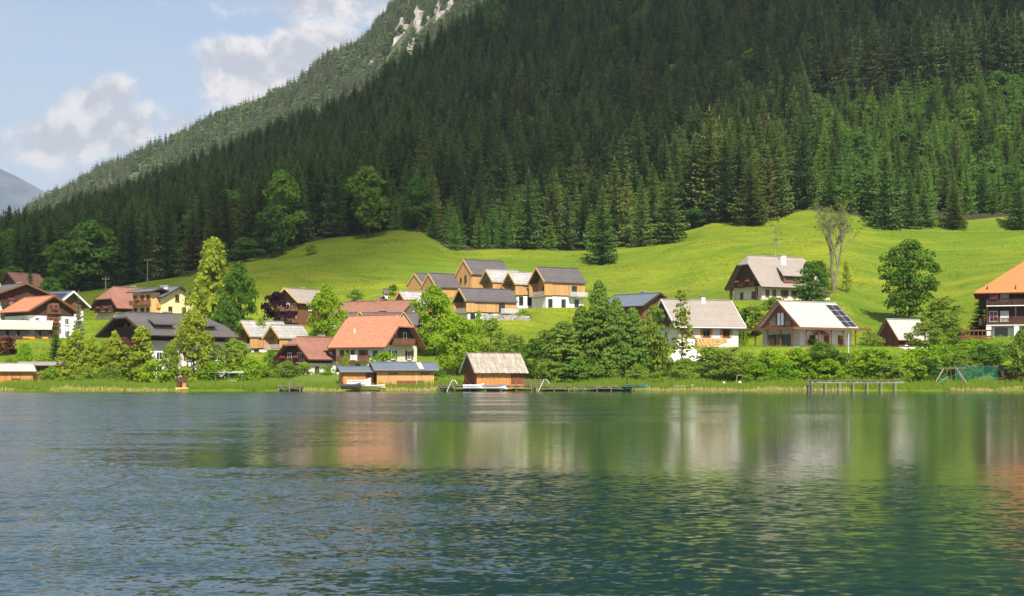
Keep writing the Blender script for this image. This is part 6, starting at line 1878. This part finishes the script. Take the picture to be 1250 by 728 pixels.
# swing, net and playhouse
sw_ = House('garden_swing', 'wooden A-frame swing on the shore lawn', on(1160, 247), 4, 'swing')
for x_ in (-2.0, 1.9):
    for sg in (-1, 1): sw_.part('leg', MB().tube([(x_ * 1.0 + (-1.2 if x_ < 0 else 1.4) * (0.5 if sg > 0 else 0.9), sg * 1.2, -0.4), (x_ * 0.55, 0, 3.1)], [0.11, 0.09], 7), 'white_post')
sw_.part('crossbeam', MB().tube([(-2.2, 0, 3.1), (2.6, 0, 3.1)], [0.10, 0.10], 7), 'grey_wood')
for x_ in (-0.5, 0.1): sw_.part('rope', MB().tube([(x_, 0, 3.05), (x_, 0, 0.7)], [0.03, 0.03], 5), 'grey_wood')
sw_.part('seat', MB().box(-0.6, 0.2, -0.15, 0.15, 0.62, 0.70), 'dark_cover')
for x_ in (1.7, 2.1): sw_.part('rope', MB().tube([(x_, 0, 3.05), (x_ + 0.1, 0, 0.8)], [0.03, 0.03], 5), 'grey_wood')
sw_.part('tyre_seat', MB().tube([(1.6, 0, 0.7), (2.4, 0, 0.7)], [0.28, 0.28], 10), 'dark_cover')
sl_ = House('garden_slide', 'small green slide standing under the wooden swing', on(1152, 246), 30, 'slide')
sl_.part('chute', MB().slab([(-1.4, -0.3, 0.25), (-1.4, 0.3, 0.25), (0.6, 0.3, 1.7), (0.6, -0.3, 1.7)], [(3, 2, 1, 0)], 0.08), 'boat_teal')
for y_ in (-0.3, 0.3): sl_.part('leg', MB().beam((0.6, y_, 1.7), (1.0, y_, -0.2), 0.08), 'white_post')
nt = House('ball_net', 'green ball-catching net on posts behind the wooden swing', on(1200, 249.5), 0, 'net')
nt.part('net', MB().box(-4.6, 4.6, -0.015, 0.015, 0.1, 3.1), 'green_net')
for k in range(5): nt.post(-4.6 + k * 2.3, 0.08, -0.4, 3.25, 'steel', 0.08)
nt.part('top_wire', MB().beam((-4.6, 0.05, 3.15), (4.6, 0.05, 3.15), 0.04), 'steel')
ph_ = House('playhouse', 'small wooden playhouse under the dense shore tree', on(1236, 249.5), 24, 'playhouse')
ph_.dims(4.2, 3.2, 1.5, 3.0); ph_.walls('brown_wood', depth=0.6, x0=-1.0); ph_.roof('dark_wood', 0.4, 0.5, 0.12, trim='brown_wood')
for y_ in (-1.4, 1.4): ph_.post(-2.0, y_, -0.4, 1.5, 'brown_wood', 0.14)
ph_.part('deck', MB().box(-2.2, -1.01, -1.6, 1.6, -0.4, 0.15), 'old_wood'); ph_.part('railing', MB().box(-2.2, -2.1, -1.6, 1.6, 0.5, 0.9), 'old_wood')
# garden bits
for (px, Y, lb, c_) in ((884, 248, 'white round stone ball on the shore lawn', 'white_trim'), (903, 248.5, 'second white stone ball on the shore lawn near the reeds', 'white_trim')):
    p = on(px, Y); mb = MB()
    mb.tube([(0, 0, 0.0), (0, 0, 0.12), (0, 0, 0.34), (0, 0, 0.6), (0, 0, 0.72)], [0.15, 0.28, 0.40, 0.28, 0.06], 10)
    tag(mb.build('garden_ball', MATS[c_], loc=p), lb, 'ornament')
fr_ = House('goal_frame', 'small wooden goal frame on the shore lawn', on(908, 250), 10, 'goal')
for x_ in (-1.4, 1.4): fr_.part('post', MB().tube([(x_, 0, -0.3), (x_ * 0.8, 0.3, 1.6)], [0.07, 0.07], 6), 'white_post')
fr_.part('crossbar', MB().tube([(-1.15, 0.3, 1.58), (1.15, 0.3, 1.58)], [0.07, 0.07], 6), 'white_post')
for (px, Y, lb) in ((835, 243, 'upturned pale boat drawn up in the shore reeds'),): boat(lb, (on(px, Y).x, Y, 0.35), 4, 3.8, 1.3, 0.4, 'pebble', 'cloth_beige')
# rocks of the far ridge
def crag(label, px, py, Y, w, hh, seed):
    r = random.Random(seed)
    p = at(px, py, Y); V_, Fs = [], []
    nx_, nz_ = 9, 8
    for j in range(nz_ + 1):
        for i in range(nx_ + 1):
            a, b = i / nx_, j / nz_
            V_.append(((a - 0.5) * w * (1 - 0.35 * b) + r.uniform(-.08, .08) * w, b * hh * 0.5 - 3 * math.sin(a * 3.14) * (1 - b) + r.uniform(-2, 2), (b - 0.5) * hh * (0.75 + 0.25 * math.sin(a * 7 + seed)) + r.uniform(-.06, .06) * hh))
    Fs = [(j * (nx_ + 1) + i, j * (nx_ + 1) + i + 1, (j + 1) * (nx_ + 1) + i + 1, (j + 1) * (nx_ + 1) + i) for j in range(nz_) for i in range(nx_)]
    k = len(V_); V_ += [(v[0] * 0.9, 26.0, v[2] - 6) for v in V_]
    e = [(i, i + 1) for i in range(nx_)] + [((j) * (nx_ + 1) + nx_, (j + 1) * (nx_ + 1) + nx_) for j in range(nz_)] + [(nz_ * (nx_ + 1) + i + 1, nz_ * (nx_ + 1) + i) for i in range(nx_)] + [((j + 1) * (nx_ + 1), j * (nx_ + 1)) for j in range(nz_)]
    Fs += [(b, a, a + k, b + k) for a, b in e]
    me = mesh_from('rock_outcrop', V_, Fs, MATS['limestone']); o = link('rock_outcrop', me, None, p); tag(o, label, 'rock')


for q in CRAGS: crag(q[6], q[0], q[1], q[2], q[3], q[4], q[5])
# ------------------------------------------------------------------ haze of the valley air
m = bpy.data.materials.new('haze_air'); m.use_nodes = True
t = NT(m.node_tree)
pv = t.n('ShaderNodeVolumePrincipled', {'Color': c4(0.74, 0.86, 1.0), 'Density': 0.00006, 'Anisotropy': 0.1})
t.n('ShaderNodeOutputMaterial', {'Volume': pv.outputs[0]})
haze = MB().box(-19000, 19000, -3500, 19000, -4.0, 1900).build('haze', m)
tag(haze, kind='stuff')
haze.display_type = 'WIRE'
